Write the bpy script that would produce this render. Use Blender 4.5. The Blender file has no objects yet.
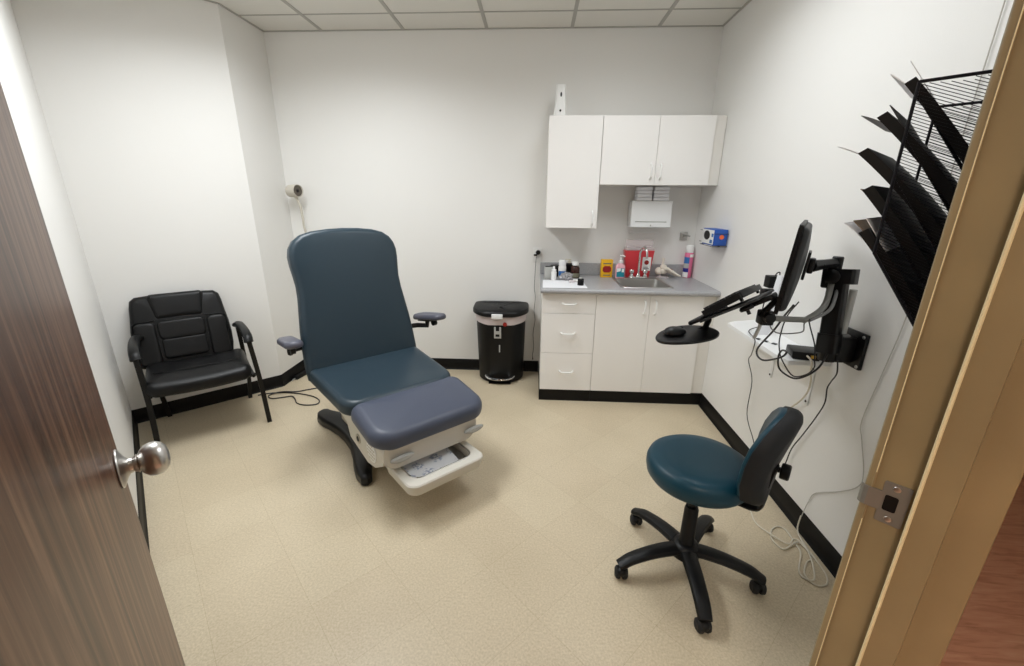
import bpy, bmesh, math, random
from mathutils import Vector, Matrix
random.seed(7)
PI = math.pi
col = bpy.context.scene.collection
S2 = math.sqrt(2)

# ------------------------------------------------------------------ materials
def lin(c):
    def f(v):
        v /= 255.0
        return v / 12.92 if v <= 0.04045 else ((v + 0.055) / 1.055) ** 2.4
    return (f(c[0]), f(c[1]), f(c[2]), 1.0)

def mat(name, rgb, rough=0.5, metal=0.0, bump=0.0, scale=200.0, vary=0.0, vscale=8.0, spec=0.5, trans=0.0, alpha=1.0, emit=None, coat=0.0, aniso=None):
    m = bpy.data.materials.new(name); m.use_nodes = True
    nt = m.node_tree; p = nt.nodes['Principled BSDF']
    p.inputs['Base Color'].default_value = lin(rgb)
    p.inputs['Roughness'].default_value = rough
    p.inputs['Metallic'].default_value = metal
    p.inputs['Specular IOR Level'].default_value = spec
    p.inputs['Transmission Weight'].default_value = trans
    p.inputs['Alpha'].default_value = alpha
    p.inputs['Coat Weight'].default_value = coat
    tc = nt.nodes.new('ShaderNodeTexCoord')
    if vary > 0:
        n = nt.nodes.new('ShaderNodeTexNoise'); n.inputs['Scale'].default_value = vscale; n.inputs['Detail'].default_value = 5
        r = nt.nodes.new('ShaderNodeValToRGB')
        a = tuple(max(0, c * (1 - vary)) for c in rgb); b = tuple(min(255, c * (1 + vary)) for c in rgb)
        r.color_ramp.elements[0].color = lin(a); r.color_ramp.elements[1].color = lin(b)
        r.color_ramp.elements[0].position = 0.3; r.color_ramp.elements[1].position = 0.7
        nt.links.new(tc.outputs['Object'], n.inputs['Vector']); nt.links.new(n.outputs['Fac'], r.inputs['Fac'])
        nt.links.new(r.outputs['Color'], p.inputs['Base Color'])
    if bump > 0:
        n2 = nt.nodes.new('ShaderNodeTexNoise'); n2.inputs['Scale'].default_value = scale; n2.inputs['Detail'].default_value = 3
        b = nt.nodes.new('ShaderNodeBump'); b.inputs['Strength'].default_value = bump; b.inputs['Distance'].default_value = 0.002
        nt.links.new(tc.outputs['Object'], n2.inputs['Vector']); nt.links.new(n2.outputs['Fac'], b.inputs['Height'])
        nt.links.new(b.outputs['Normal'], p.inputs['Normal'])
    if emit:
        p.inputs['Emission Color'].default_value = lin(emit[0]); p.inputs['Emission Strength'].default_value = emit[1]
    return m

M = {}
M['wall'] = mat('wall_paint', (232, 231, 228), 0.5, bump=0.25, scale=260)
M['cabinet'] = mat('white_laminate', (240, 238, 235), 0.4)
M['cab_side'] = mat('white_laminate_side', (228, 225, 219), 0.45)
M['gapdark'] = mat('cabinet_shadow_core', (150, 146, 140), 0.7)
M['white_plastic'] = mat('white_plastic', (236, 236, 234), 0.35)
M['white_metal'] = mat('white_painted_metal', (233, 234, 234), 0.3)
M['black_vinyl'] = mat('black_vinyl_base', (11, 10, 10), 0.5, spec=0.25)
M['black_leather'] = mat('black_leather', (11, 11, 12), 0.40, spec=0.3, bump=0.25, scale=120)
M['black_plastic'] = mat('black_plastic', (10, 10, 11), 0.42, spec=0.3)
M['black_satin'] = mat('black_satin_metal', (9, 9, 10), 0.38, spec=0.35)
M['dark_grey'] = mat('dark_grey_plastic', (42, 43, 44), 0.5, spec=0.35)
M['mid_grey'] = mat('grey_plastic', (118, 118, 118), 0.5)
M['lt_grey'] = mat('light_grey_plastic', (178, 178, 174), 0.45)
M['slate'] = mat('slate_blue_vinyl', (38, 54, 64), 0.36, spec=0.4, bump=0.12, scale=300)
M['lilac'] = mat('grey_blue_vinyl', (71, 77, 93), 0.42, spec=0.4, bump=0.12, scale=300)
M['armgrey'] = mat('grey_pad', (80, 81, 93), 0.4)
M['teal'] = mat('teal_vinyl', (8, 56, 72), 0.40, spec=0.35, bump=0.12, scale=300)
M['shell'] = mat('black_shell', (22, 22, 24), 0.55, spec=0.35, bump=0.2, scale=500)
M['beige'] = mat('warm_beige_plastic', (208, 204, 194), 0.42)
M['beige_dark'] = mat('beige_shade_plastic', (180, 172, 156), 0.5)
M['chrome'] = mat('chrome', (215, 215, 215), 0.12, metal=1.0)
M['steel'] = mat('brushed_steel', (186, 185, 182), 0.36, metal=1.0)
M['strike'] = mat('dull_steel', (140, 138, 132), 0.42, metal=0.55)
M['nickel'] = mat('satin_nickel', (204, 201, 197), 0.32, metal=1.0)
M['counter'] = mat('grey_laminate', (164, 164, 166), 0.35, vary=0.05, vscale=120)
M['paper'] = mat('white_paper', (236, 237, 241), 0.7)
M['paperkraft'] = mat('brown_paper', (120, 102, 82), 0.7)
M['folder'] = mat('black_folder', (22, 21, 20), 0.6, spec=0.25)
M['folder_grey'] = mat('charcoal_folder', (66, 64, 62), 0.6)
M['wire'] = mat('navy_black_wire', (9, 9, 18), 0.45, spec=0.3)
M['tan'] = mat('tan_frame_paint', (148, 130, 96), 0.42, vary=0.05, vscale=5)
M['rubber'] = mat('black_rubber', (24, 24, 25), 0.7)
M['red'] = mat('red_container', (214, 62, 70), 0.35)
M['clear'] = mat('clear_plastic', (235, 225, 225), 0.15, alpha=0.45)
M['yellow'] = mat('yellow_card', (232, 178, 20), 0.5)
M['darkred'] = mat('dark_red_print', (150, 26, 26), 0.5)
M['pinksoap'] = mat('pink_soap', (238, 182, 192), 0.2, alpha=0.9)
M['tealprint'] = mat('teal_print', (20, 130, 150), 0.5)
M['amber'] = mat('amber_brown', (58, 28, 20), 0.25)
M['olive'] = mat('olive_label', (118, 116, 96), 0.6)
M['blueprint'] = mat('blue_print', (52, 110, 176), 0.45)
M['navy'] = mat('navy_print', (30, 40, 130), 0.45)
M['pink'] = mat('pink_print', (224, 112, 150), 0.4)
M['boxblue'] = mat('blue_carton', (32, 82, 170), 0.45)
M['orange'] = mat('orange_print', (238, 110, 60), 0.5)
M['bone'] = mat('bone_plastic', (230, 222, 208), 0.5)
M['bone_gap'] = mat('bone_brown_gap', (150, 90, 70), 0.7)
M['foil'] = mat('crumpled_grey_film', (150, 148, 150), 0.35, metal=0.3)
M['brass'] = mat('brass', (190, 150, 70), 0.3, metal=1.0)
M['cable_white'] = mat('white_cable', (214, 207, 190), 0.5)
M['cable_thin'] = mat('thin_grey_cable', (188, 185, 178), 0.5)
M['cable_grey'] = mat('pale_grey_cable', (190, 186, 178), 0.5)
M['cable_black'] = mat('black_cable', (26, 25, 30), 0.45)
M['liner'] = mat('pale_pink_bag', (206, 194, 194), 0.35)
M['lamp_beige'] = mat('lamp_beige', (196, 190, 178), 0.45)
M['lamp_lens'] = mat('lamp_lens', (84, 76, 66), 0.3)
M['screen'] = mat('screen_glass', (10, 10, 12), 0.12)
M['redbtn'] = mat('red_sticker', (150, 28, 22), 0.4)
M['light'] = mat('light_diffuser', (245, 245, 240), 0.6, emit=((244, 250, 255), 2.0))
M['hall_fill_light'] = mat('hall_fill_diffuser', (245, 240, 230), 0.6, emit=((255, 244, 230), 18.0))
M['hall_wall'] = mat('hall_wall_paint', (196, 184, 164), 0.6)

def floor_mat():
    m = bpy.data.materials.new('beige_vinyl_tile'); m.use_nodes = True
    nt = m.node_tree; p = nt.nodes['Principled BSDF']; L = nt.links.new
    tc = nt.nodes.new('ShaderNodeTexCoord')
    mp = nt.nodes.new('ShaderNodeMapping'); mp.vector_type = 'TEXTURE'
    mp.inputs['Rotation'].default_value = (0, 0, PI / 4)
    L(tc.outputs['Object'], mp.inputs['Vector'])
    # shift so that tile seams fall on u=-3.157, n=0.116
    ad = nt.nodes.new('ShaderNodeVectorMath'); ad.operation = 'ADD'; ad.inputs[1].default_value = (3.157, -0.116, 0)
    L(mp.outputs['Vector'], ad.inputs[0])
    br = nt.nodes.new('ShaderNodeTexBrick'); br.offset = 0.0; br.squash = 1.0
    br.inputs['Scale'].default_value = 1.0; br.inputs['Mortar Size'].default_value = 0.0008
    br.inputs['Mortar Smooth'].default_value = 0.3
    br.inputs['Brick Width'].default_value = 0.3048; br.inputs['Row Height'].default_value = 0.3048
    br.inputs['Color1'].default_value = lin((213, 200, 176)); br.inputs['Color2'].default_value = lin((209, 195, 171)); br.inputs['Mortar'].default_value = lin((190, 175, 148))
    L(ad.outputs[0], br.inputs['Vector'])
    n1 = nt.nodes.new('ShaderNodeTexNoise'); n1.inputs['Scale'].default_value = 125; n1.inputs['Detail'].default_value = 6; n1.inputs['Roughness'].default_value = 0.65
    L(tc.outputs['Object'], n1.inputs['Vector'])
    r1 = nt.nodes.new('ShaderNodeValToRGB'); r1.color_ramp.elements[0].position = 0.35; r1.color_ramp.elements[1].position = 0.68
    r1.color_ramp.elements[0].color = (0.80, 0.78, 0.73, 1); r1.color_ramp.elements[1].color = (1.06, 1.06, 1.05, 1)
    L(n1.outputs['Fac'], r1.inputs['Fac'])
    n2 = nt.nodes.new('ShaderNodeTexNoise'); n2.inputs['Scale'].default_value = 2.2; n2.inputs['Detail'].default_value = 3
    L(tc.outputs['Object'], n2.inputs['Vector'])
    r2 = nt.nodes.new('ShaderNodeValToRGB'); r2.color_ramp.elements[0].position = 0.3; r2.color_ramp.elements[1].position = 0.7
    r2.color_ramp.elements[0].color = (0.92, 0.91, 0.89, 1); r2.color_ramp.elements[1].color = (1.03, 1.03, 1.03, 1)
    L(n2.outputs['Fac'], r2.inputs['Fac'])
    # white flecks
    v = nt.nodes.new('ShaderNodeTexNoise'); v.inputs['Scale'].default_value = 95; v.inputs['Detail'].default_value = 2
    L(tc.outputs['Object'], v.inputs['Vector'])
    rv = nt.nodes.new('ShaderNodeValToRGB'); rv.color_ramp.elements[0].position = 0.66; rv.color_ramp.elements[1].position = 0.74
    rv.color_ramp.elements[0].color = (0, 0, 0, 1); rv.color_ramp.elements[1].color = (0.35, 0.35, 0.35, 1)
    L(v.outputs['Fac'], rv.inputs['Fac'])
    def mix(a, b, mode, fac=1.0):
        x = nt.nodes.new('ShaderNodeMix'); x.data_type = 'RGBA'; x.blend_type = mode; x.inputs[0].default_value = fac
        L(a, x.inputs[6]); L(b, x.inputs[7]); return x
    a = mix(br.outputs['Color'], r1.outputs['Color'], 'MULTIPLY'); b = mix(a.outputs[2], r2.outputs['Color'], 'MULTIPLY')
    c = nt.nodes.new('ShaderNodeMix'); c.data_type = 'RGBA'; c.inputs[7].default_value = lin((222, 208, 180))
    L(rv.outputs['Color'], c.inputs[0]); L(b.outputs[2], c.inputs[6])
    L(c.outputs[2], p.inputs['Base Color'])
    p.inputs['Roughness'].default_value = 0.38
    p.inputs['Specular IOR Level'].default_value = 0.35
    bp = nt.nodes.new('ShaderNodeBump'); bp.inputs['Strength'].default_value = 0.05; bp.inputs['Distance'].default_value = 0.002
    L(n1.outputs['Fac'], bp.inputs['Height']); L(bp.outputs['Normal'], p.inputs['Normal'])
    return m

def wood_mat(name, c1, c2, c3, rot, scale, rough, stretch):
    m = bpy.data.materials.new(name); m.use_nodes = True
    nt = m.node_tree; p = nt.nodes['Principled BSDF']; L = nt.links.new
    tc = nt.nodes.new('ShaderNodeTexCoord'); mp = nt.nodes.new('ShaderNodeMapping')
    mp.inputs['Scale'].default_value = stretch; mp.inputs['Rotation'].default_value = rot
    L(tc.outputs['Object'], mp.inputs['Vector'])
    n = nt.nodes.new('ShaderNodeTexNoise'); n.inputs['Scale'].default_value = scale; n.inputs['Detail'].default_value = 6; n.inputs['Roughness'].default_value = 0.6; n.inputs['Distortion'].default_value = 0.6
    L(mp.outputs['Vector'], n.inputs['Vector'])
    r = nt.nodes.new('ShaderNodeValToRGB'); e = r.color_ramp.elements
    e[0].position = 0.32; e[0].color = lin(c1); e[1].position = 0.72; e[1].color = lin(c3)
    x = e.new(0.5); x.color = lin(c2)
    L(n.outputs['Fac'], r.inputs['Fac']); L(r.outputs['Color'], p.inputs['Base Color'])
    p.inputs['Roughness'].default_value = rough; p.inputs['Specular IOR Level'].default_value = 0.3
    b = nt.nodes.new('ShaderNodeBump'); b.inputs['Strength'].default_value = 0.06; b.inputs['Distance'].default_value = 0.002
    L(n.outputs['Fac'], b.inputs['Height']); L(b.outputs['Normal'], p.inputs['Normal'])
    return m
M['floor'] = floor_mat()
M['door_wood'] = wood_mat('door_wood_veneer', (60, 36, 26), (100, 67, 50), (148, 114, 90), (0, 0, 0), 3.0, 0.34, (16, 16, 0.8))
M['hall_wood'] = wood_mat('hall_wood_plank', (214, 158, 134), (236, 186, 160), (246, 206, 182), (0, 0, 0), 5.0, 0.4, (1.2, 9, 1))

def ceil_mat():
    m = mat('acoustic_tile', (224, 222, 216), 0.85, bump=0.5, scale=240)
    return m
M['ceil'] = ceil_mat()
M['tbar'] = mat('ceiling_grid_paint', (172, 170, 164), 0.5)
M['tbar_dark'] = mat('ceiling_grid_gap', (110, 108, 102), 0.7)

def liner_mat():
    # white crepe paper with pale blue printed rosettes
    m = bpy.data.materials.new('printed_exam_paper'); m.use_nodes = True
    nt = m.node_tree; p = nt.nodes['Principled BSDF']; L = nt.links.new
    tc = nt.nodes.new('ShaderNodeTexCoord')
    v = nt.nodes.new('ShaderNodeTexVoronoi'); v.inputs['Scale'].default_value = 10.5; v.inputs['Randomness'].default_value = 0.35
    L(tc.outputs['Object'], v.inputs['Vector'])
    r = nt.nodes.new('ShaderNodeValToRGB'); e = r.color_ramp.elements
    e[0].position = 0.0; e[0].color = (1, 1, 1, 1); e[1].position = 0.42; e[1].color = (0, 0, 0, 1)
    k = e.new(0.3); k.color = (0.9, 0.9, 0.9, 1)
    L(v.outputs['Distance'], r.inputs['Fac'])
    n = nt.nodes.new('ShaderNodeTexNoise'); n.inputs['Scale'].default_value = 70
    L(tc.outputs['Object'], n.inputs['Vector'])
    r2 = nt.nodes.new('ShaderNodeValToRGB'); r2.color_ramp.elements[0].position = 0.5; r2.color_ramp.elements[1].position = 0.56
    L(n.outputs['Fac'], r2.inputs['Fac'])
    mu = nt.nodes.new('ShaderNodeMath'); mu.operation = 'MULTIPLY'
    L(r.outputs['Color'], mu.inputs[0]); L(r2.outputs['Color'], mu.inputs[1])
    mx = nt.nodes.new('ShaderNodeMix'); mx.data_type = 'RGBA'
    mx.inputs[6].default_value = lin((228, 230, 234)); mx.inputs[7].default_value = lin((150, 160, 184))
    L(mu.outputs[0], mx.inputs[0]); L(mx.outputs[2], p.inputs['Base Color'])
    p.inputs['Roughness'].default_value = 0.75
    return m
M['exam_paper'] = liner_mat()

# ------------------------------------------------------------------ mesh helpers
def BM():
    return bmesh.new()
def I():
    return Matrix.Identity(4)
def T(x, y, z):
    return Matrix.Translation((x, y, z))
def R(a, ax):
    return Matrix.Rotation(a, 4, ax)
def basis(o, x, y, z):
    return Matrix(((x[0], y[0], z[0], o[0]), (x[1], y[1], z[1], o[1]), (x[2], y[2], z[2], o[2]), (0, 0, 0, 1)))
def link(name, bm, m, parent=None, sharp=35, mats=None):
    me = bpy.data.meshes.new(name)
    bmesh.ops.recalc_face_normals(bm, faces=bm.faces[:])
    bm.to_mesh(me); bm.free()
    for mm in (mats or [m]):
        me.materials.append(mm)
    me.polygons.foreach_set('use_smooth', [True] * len(me.polygons))
    me.set_sharp_from_angle(angle=math.radians(sharp))
    o = bpy.data.objects.new(name, me); col.objects.link(o)
    if parent: o.parent = parent
    return o
def tag(o, label, cat, group=None):
    o['label'] = label; o['category'] = cat
    if group: o['group'] = group
    return o
def struct(o):
    o['kind'] = 'structure'; return o
def thing(name, label, cat, loc=(0, 0, 0), rz=0, group=None):
    o = bpy.data.objects.new(name, None); o.empty_display_size = 0.05; col.objects.link(o)
    o.location = loc; o.rotation_euler = (0, 0, rz)
    return tag(o, label, cat, group)
def add_into(bm, src, mx=None, mi=0):
    if mx is not None: bmesh.ops.transform(src, matrix=mx, verts=src.verts[:])
    vm = {}
    for v in src.verts: vm[v] = bm.verts.new(v.co)
    for f in src.faces:
        try:
            nf = bm.faces.new([vm[v] for v in f.verts]); nf.material_index = mi
        except ValueError: pass
    src.free()
def box(bm, lo, hi, bev=0.0, mx=None, seg=2, mi=0):
    s = bmesh.new(); bmesh.ops.create_cube(s, size=1)
    for v in s.verts:
        v.co = Vector((lo[i] + (v.co[i] + 0.5) * (hi[i] - lo[i]) for i in range(3)))
    if bev > 0: bmesh.ops.bevel(s, geom=s.edges[:], offset=bev, segments=seg, profile=0.5, affect='EDGES')
    add_into(bm, s, mx, mi)
def prism(bm, poly, z0, z1, bev=0.0, mx=None, seg=2, mi=0):
    s = bmesh.new()
    a = [s.verts.new((p[0], p[1], z0)) for p in poly]; b = [s.verts.new((p[0], p[1], z1)) for p in poly]
    n = len(poly)
    s.faces.new(a[::-1]); s.faces.new(b)
    for i in range(n): s.faces.new((a[i], a[(i + 1) % n], b[(i + 1) % n], b[i]))
    if bev > 0:
        ed = [e for e in s.edges if e.is_manifold and e.calc_face_angle(0) > 0.6]
        bmesh.ops.bevel(s, geom=ed, offset=bev, segments=seg, profile=0.5, affect='EDGES')
    add_into(bm, s, mx, mi)
def catmull(pts, n=6, closed=False):
    P = [Vector(p) for p in pts]; out = []; m = len(P)
    rng = range(m) if closed else range(m - 1)
    for i in rng:
        if closed: p0, p1, p2, p3 = P[i - 1], P[i], P[(i + 1) % m], P[(i + 2) % m]
        else: p0, p1, p2, p3 = P[max(i - 1, 0)], P[i], P[i + 1], P[min(i + 2, m - 1)]
        for k in range(n):
            t = k / n
            out.append(0.5 * ((2 * p1) + (-p0 + p2) * t + (2 * p0 - 5 * p1 + 4 * p2 - p3) * t * t + (-p0 + 3 * p1 - 3 * p2 + p3) * t ** 3))
    if not closed: out.append(P[-1])
    return out
def tube(bm, pts, r, seg=8, mx=None, cap=True, flat=None, up=None):
    """tube along points; r a number or list; flat=(rx,ry) for an oval/rect section"""
    P = [Vector(p) for p in pts]; n = len(P); s = bmesh.new(); rings = []
    prev = None
    for i in range(n):
        t = (P[min(i + 1, n - 1)] - P[max(i - 1, 0)])
        if t.length < 1e-9: t = Vector((0, 0, 1))
        t.normalize()
        if prev is None:
            a = Vector(up) if up else (Vector((0, 0, 1)) if abs(t.z) < 0.9 else Vector((1, 0, 0)))
            u = (a - t * a.dot(t)).normalized()
        else:
            u = (prev - t * prev.dot(t)).normalized()
        prev = u; w = t.cross(u)
        rr = r[i] if isinstance(r, (list, tuple)) else r
        fx, fy = flat if flat else (1, 1)
        rings.append([s.verts.new(P[i] + u * math.cos(2 * PI * k / seg + PI / seg) * rr * fx + w * math.sin(2 * PI * k / seg + PI / seg) * rr * fy) for k in range(seg)])
    for i in range(n - 1):
        for k in range(seg):
            s.faces.new((rings[i][k], rings[i][(k + 1) % seg], rings[i + 1][(k + 1) % seg], rings[i + 1][k]))
    if cap:
        s.faces.new(rings[0][::-1]); s.faces.new(rings[-1])
    add_into(bm, s, mx)
def lathe(bm, prof, seg=24, mx=None, mi=0):
    s = bmesh.new(); rings = []
    for (r, z) in prof:
        if r < 1e-6: rings.append([s.verts.new((0, 0, z))])
        else: rings.append([s.verts.new((r * math.cos(2 * PI * k / seg), r * math.sin(2 * PI * k / seg), z)) for k in range(seg)])
    for i in range(len(rings) - 1):
        a, b = rings[i], rings[i + 1]
        for k in range(seg):
            k2 = (k + 1) % seg
            if len(a) == 1 and len(b) == 1: continue
            if len(a) == 1: s.faces.new((a[0], b[k], b[k2]))
            elif len(b) == 1: s.faces.new((a[k], a[k2], b[0]))
            else: s.faces.new((a[k], a[k2], b[k2], b[k]))
    if len(rings[0]) > 1: s.faces.new(rings[0][::-1])
    if len(rings[-1]) > 1: s.faces.new(rings[-1])
    add_into(bm, s, mx, mi)
def ellipsoid(bm, c, r, mx=None, seg=16, rings=10):
    s = bmesh.new(); bmesh.ops.create_uvsphere(s, u_segments=seg, v_segments=rings, radius=1)
    for v in s.verts: v.co = Vector((c[0] + v.co.x * r[0], c[1] + v.co.y * r[1], c[2] + v.co.z * r[2]))
    add_into(bm, s, mx)
def rrect(x0, y0, x1, y1, r, seg=6):
    """rounded rectangle, CCW; r one number or four (bl, br, tr, tl)"""
    if not isinstance(r, (list, tuple)): r = (r,) * 4
    out = []
    for (cx, cy, a0, rr) in ((x0 + r[0], y0 + r[0], PI, r[0]), (x1 - r[1], y0 + r[1], 1.5 * PI, r[1]), (x1 - r[2], y1 - r[2], 0, r[2]), (x0 + r[3], y1 - r[3], 0.5 * PI, r[3])):
        for k in range(seg + 1):
            a = a0 + 0.5 * PI * k / seg
            out.append((cx + rr * math.cos(a), cy + rr * math.sin(a)))
    return out
def clean(poly, eps=1e-4):
    out = []
    for p in poly:
        if not out or (Vector(p[:2]) - Vector(out[-1][:2])).length > eps: out.append((p[0], p[1]))
    if (Vector(out[0]) - Vector(out[-1])).length < eps: out.pop()
    return out
def inset(poly, d):
    n = len(poly); out = []
    for i in range(n):
        a = Vector(poly[i - 1]); b = Vector(poly[i]); c = Vector(poly[(i + 1) % n])
        e1 = (b - a).normalized(); e2 = (c - b).normalized()
        n1 = Vector((-e1.y, e1.x)); n2 = Vector((-e2.y, e2.x))
        m = n1 + n2
        if m.length < 1e-6: m = n1
        m.normalize()
        k = d / max(0.5, m.dot(n1))
        out.append((b.x + m.x * k, b.y + m.y * k))
    return out
def cushion(bm, outline, th, r, crown=0.0, mx=None, rb=None, seg=5, dish=None):
    """upholstered pad: CCW outline, top at z=0 (+crown), bottom at -th, edge radius r (top) and rb (bottom)"""
    poly = clean(outline); rb = r if rb is None else rb
    s = bmesh.new(); rings = []
    def ring(pl, z): return [s.verts.new((p[0], p[1], z if not callable(z) else z(p))) for p in pl]
    for k in range(seg + 1):
        a = 0.5 * PI * k / seg
        rings.append(ring(inset(poly, rb * (1 - math.sin(a))), -th + rb * (1 - math.cos(a))))
    for k in range(seg + 1):
        a = 0.5 * PI * k / seg
        rings.append(ring(inset(poly, r * (1 - math.cos(a))), -r + r * math.sin(a)))
    top = inset(poly, r); cx = sum(p[0] for p in top) / len(top); cy = sum(p[1] for p in top) / len(top)
    for f in (0.85, 0.65, 0.4, 0.18):
        pl = [(cx + (p[0] - cx) * f, cy + (p[1] - cy) * f) for p in top]
        rings.append(ring(pl, crown * (1 - f * f)))
    n = len(poly)
    for a, b in zip(rings, rings[1:]):
        for i in range(n):
            j = (i + 1) % n
            try: s.faces.new((a[i], a[j], b[j], b[i]))
            except ValueError: pass
    c = s.verts.new((cx, cy, crown))
    for i in range(n): s.faces.new((rings[-1][i], rings[-1][(i + 1) % n], c))
    s.faces.new(rings[0][::-1])
    if dish:
        for v in s.verts: v.co.z += dish(v.co.x, v.co.y)
    add_into(bm, s, mx)
def mirror_outline(right):
    """right half points bottom->top (x>0); returns CCW full outline"""
    return [(x, y) for x, y in right] + [(-x, y) for x, y in reversed(right) if abs(x) > 1e-6]
def smooth2(poly, n=4):
    return [(p.x, p.y) for p in catmull([(x, y, 0) for x, y in poly], n, True)]
def un(u, n, z=0.0):
    return ((u - n) / S2, (u + n) / S2, z)
A45 = PI / 4

# ------------------------------------------------------------------ dimensions
W, H = 3.331, 2.654
CHY = -0.4715                 # front end of the boxed-out corner's side
CX, CY = -3.983, -1.128       # corner of left wall and the diagonal wall
NR = -1.565                   # room face of the doorway wall
UL = -3.6138                  # room face of the left wall
FH = 2.08                     # door opening height

# ------------------------------------------------------------------ shell
bm = BM()
p4 = un(UL, NR)
room = [(-W, 0), (-W, CHY), (CX, CY), (p4[0], p4[1]), (0, NR * S2), (0, 0)]
# continue floor under the doorway up to the closed door's line
fl = [(-W, 0), (-W, CHY), (CX, CY), un(UL, NR)[:2], un(-3.5, NR)[:2], un(-3.5, -1.63)[:2], un(-2.58, -1.63)[:2], un(-2.58, NR)[:2], (0, NR * S2), (0, 0)]
prism(bm, fl, -0.08, 0.0)
struct(link('floor', bm, M['floor']))
bm = BM()
prism(bm, [un(-6, -1.632)[:2], un(-6, -3.3)[:2], un(1.5, -3.3)[:2], un(1.5, -1.632)[:2]], -0.08, -0.001)
struct(link('floor_hall', bm, M['hall_wood']))
# plank joints in the hall are in the wood material's grain; ceiling
bm = BM()
prism(bm, room, H, H + 0.06)
ceiling = struct(link('ceiling', bm, M['ceil']))
# grid of the suspended ceiling: bars hang 4 mm under the tiles
def clip_x(y):   # room x range on the ceiling at depth y
    x0 = -W if y > CHY else None
    if x0 is None:
        if y > CY: x0 = -W + (y - CHY) * ((CX + W) / (CY - CHY))
        else: x0 = CX - (y - CY)
    x1 = 0.0
    if y < NR * S2: x1 = y - NR * S2
    return x0, x1
bm = BM()
GA = -0.4469
k = -1
xs = [GA - 0.61 * i for i in range(-0, 6)]
for x in xs:
    y_end = -3.66
    # stop at the room's outline
    if x > -1.449: y_end = NR * S2 + x
    else: y_end = max(-3.66, CY - (x - CX)) if x < -1.449 else -3.66
    y_start = 0.0
    if x < -W: y_start = CHY + (x + W) * ((CY - CHY) / (CX + W))
    if y_end < y_start - 0.05:
        box(bm, (x - 0.012, y_end, H - 0.004), (x + 0.012, y_start, H + 0.01))
for j in range(0, 6):
    y = -0.2851 - 0.61 * j
    if y < -3.5: break
    x0, x1 = clip_x(y)
    box(bm, (x0, y - 0.006, H - 0.0035), (x1, y + 0.006, H + 0.01))
# wall angle
for a, b in zip(room, room[1:] + room[:1]):
    a = Vector((a[0], a[1], 0)); b = Vector((b[0], b[1], 0)); d = (b - a).normalized(); L_ = (b - a).length
    mx = basis((a.x, a.y, 0), d, (-d.y, d.x, 0), (0, 0, 1))
    box(bm, (0, 0, H - 0.006), (L_, 0.012, H + 0.01), 0, mx)
struct(link('ceiling_grid', bm, M['tbar'], ceiling))
bm = BM()
prism(bm, [un(-6, NR - 0.11)[:2], un(-6, -3.3)[:2], un(1.5, -3.3)[:2], un(1.5, NR - 0.11)[:2]], 2.5, 2.56)
struct(link('ceiling_hall', bm, M['hall_wall']))

def wall(name, a, b, th=0.1, h=H + 0.06, m='wall', z0=-0.08):
    """wall slab whose room face runs a->b with the room on the right-hand side (outside = left of a->b)"""
    bm = BM(); a = Vector((a[0], a[1], 0)); b = Vector((b[0], b[1], 0)); d = (b - a).normalized()
    mx = basis((a.x, a.y, 0), d, (-d.y, d.x, 0), (0, 0, 1))
    box(bm, (0, 0, z0), ((b - a).length, th, h), 0, mx)
    return struct(link(name, bm, M[m]))
wall('wall_back', (-W - 0.1, 0), (0.1, 0))
wall('wall_right', (0, 0), (0, NR * S2 - 0.05))
wall('wall_column_side', (-W, CHY), (-W, 0))
wall('wall_column_front', (CX, CY), (-W, CHY), 0.07)
lw0 = un(UL, NR - 0.1)
wall('wall_left', lw0, (CX, CY))
# doorway wall, in (u, n): two piers and the head, one mesh
MU = R(A45, 'Z')
bm = BM()
box(bm, (-2.535, NR - 0.115, -0.08), (-1.5, NR, H + 0.06), 0, MU)
box(bm, (UL - 0.1, NR - 0.115, -0.08), (-3.545, NR, H + 0.06), 0, MU)
box(bm, (-3.545, NR - 0.115, FH + 0.045), (-2.535, NR, H + 0.06), 0, MU)
struct(link('wall_doorway', bm, M['wall']))
# hall side walls
bm = BM()
box(bm, (-6, -3.4, -0.08), (1.5, -3.3, 2.56), 0, MU)
struct(link('wall_hall', bm, M['hall_wall']))
bm = BM(); box(bm, (1.5, -3.4, -0.08), (1.6, NR - 0.1, 2.56), 0, MU); struct(link('wall_hall_end', bm, M['hall_wall']))
bm = BM(); box(bm, (-6.1, -3.4, -0.08), (-6, NR - 0.1, 2.56), 0, MU); struct(link('wall_hall_far', bm, M['hall_wall']))
bm = BM(); box(bm, (-1.5, NR - 0.115, -0.08), (1.5, NR - 0.01, 2.56), 0, MU); box(bm, (-6, NR - 0.115, -0.08), (UL - 0.1, NR - 0.01, 2.56), 0, MU)
struct(link('wall_hall_room_side', bm, M['hall_wall']))

# baseboards (cove base)
def baseboard(name, a, b, s0=0.0, s1=0.0, h=0.1):
    bm = BM(); a = Vector((a[0], a[1], 0)); b = Vector((b[0], b[1], 0)); d = (b - a).normalized()
    L_ = (b - a).length
    # profile in (out, z): cove toe at the floor
    prof = [(0, 0), (0.014, 0), (0.010, 0.006), (0.005, 0.016), (0.004, 0.03), (0.004, h - 0.003), (0.002, h), (0, h)]
    mx = basis((a.x, a.y, 0), (d.y, -d.x, 0), (0, 0, 1), d)
    prism(bm, prof, s0, L_ - s1, 0, mx)
    return struct(link(name, bm, M['black_vinyl']))
baseboard('baseboard_back', (-W, 0), (0, 0), 0, 1.23)
baseboard('baseboard_right', (0, 0), (0, NR * S2), 0.57)
baseboard('baseboard_column_side', (-W, CHY), (-W, 0))
baseboard('baseboard_column_front', (CX, CY), (-W, CHY))
baseboard('baseboard_left', un(UL, NR), (CX, CY))

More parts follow.
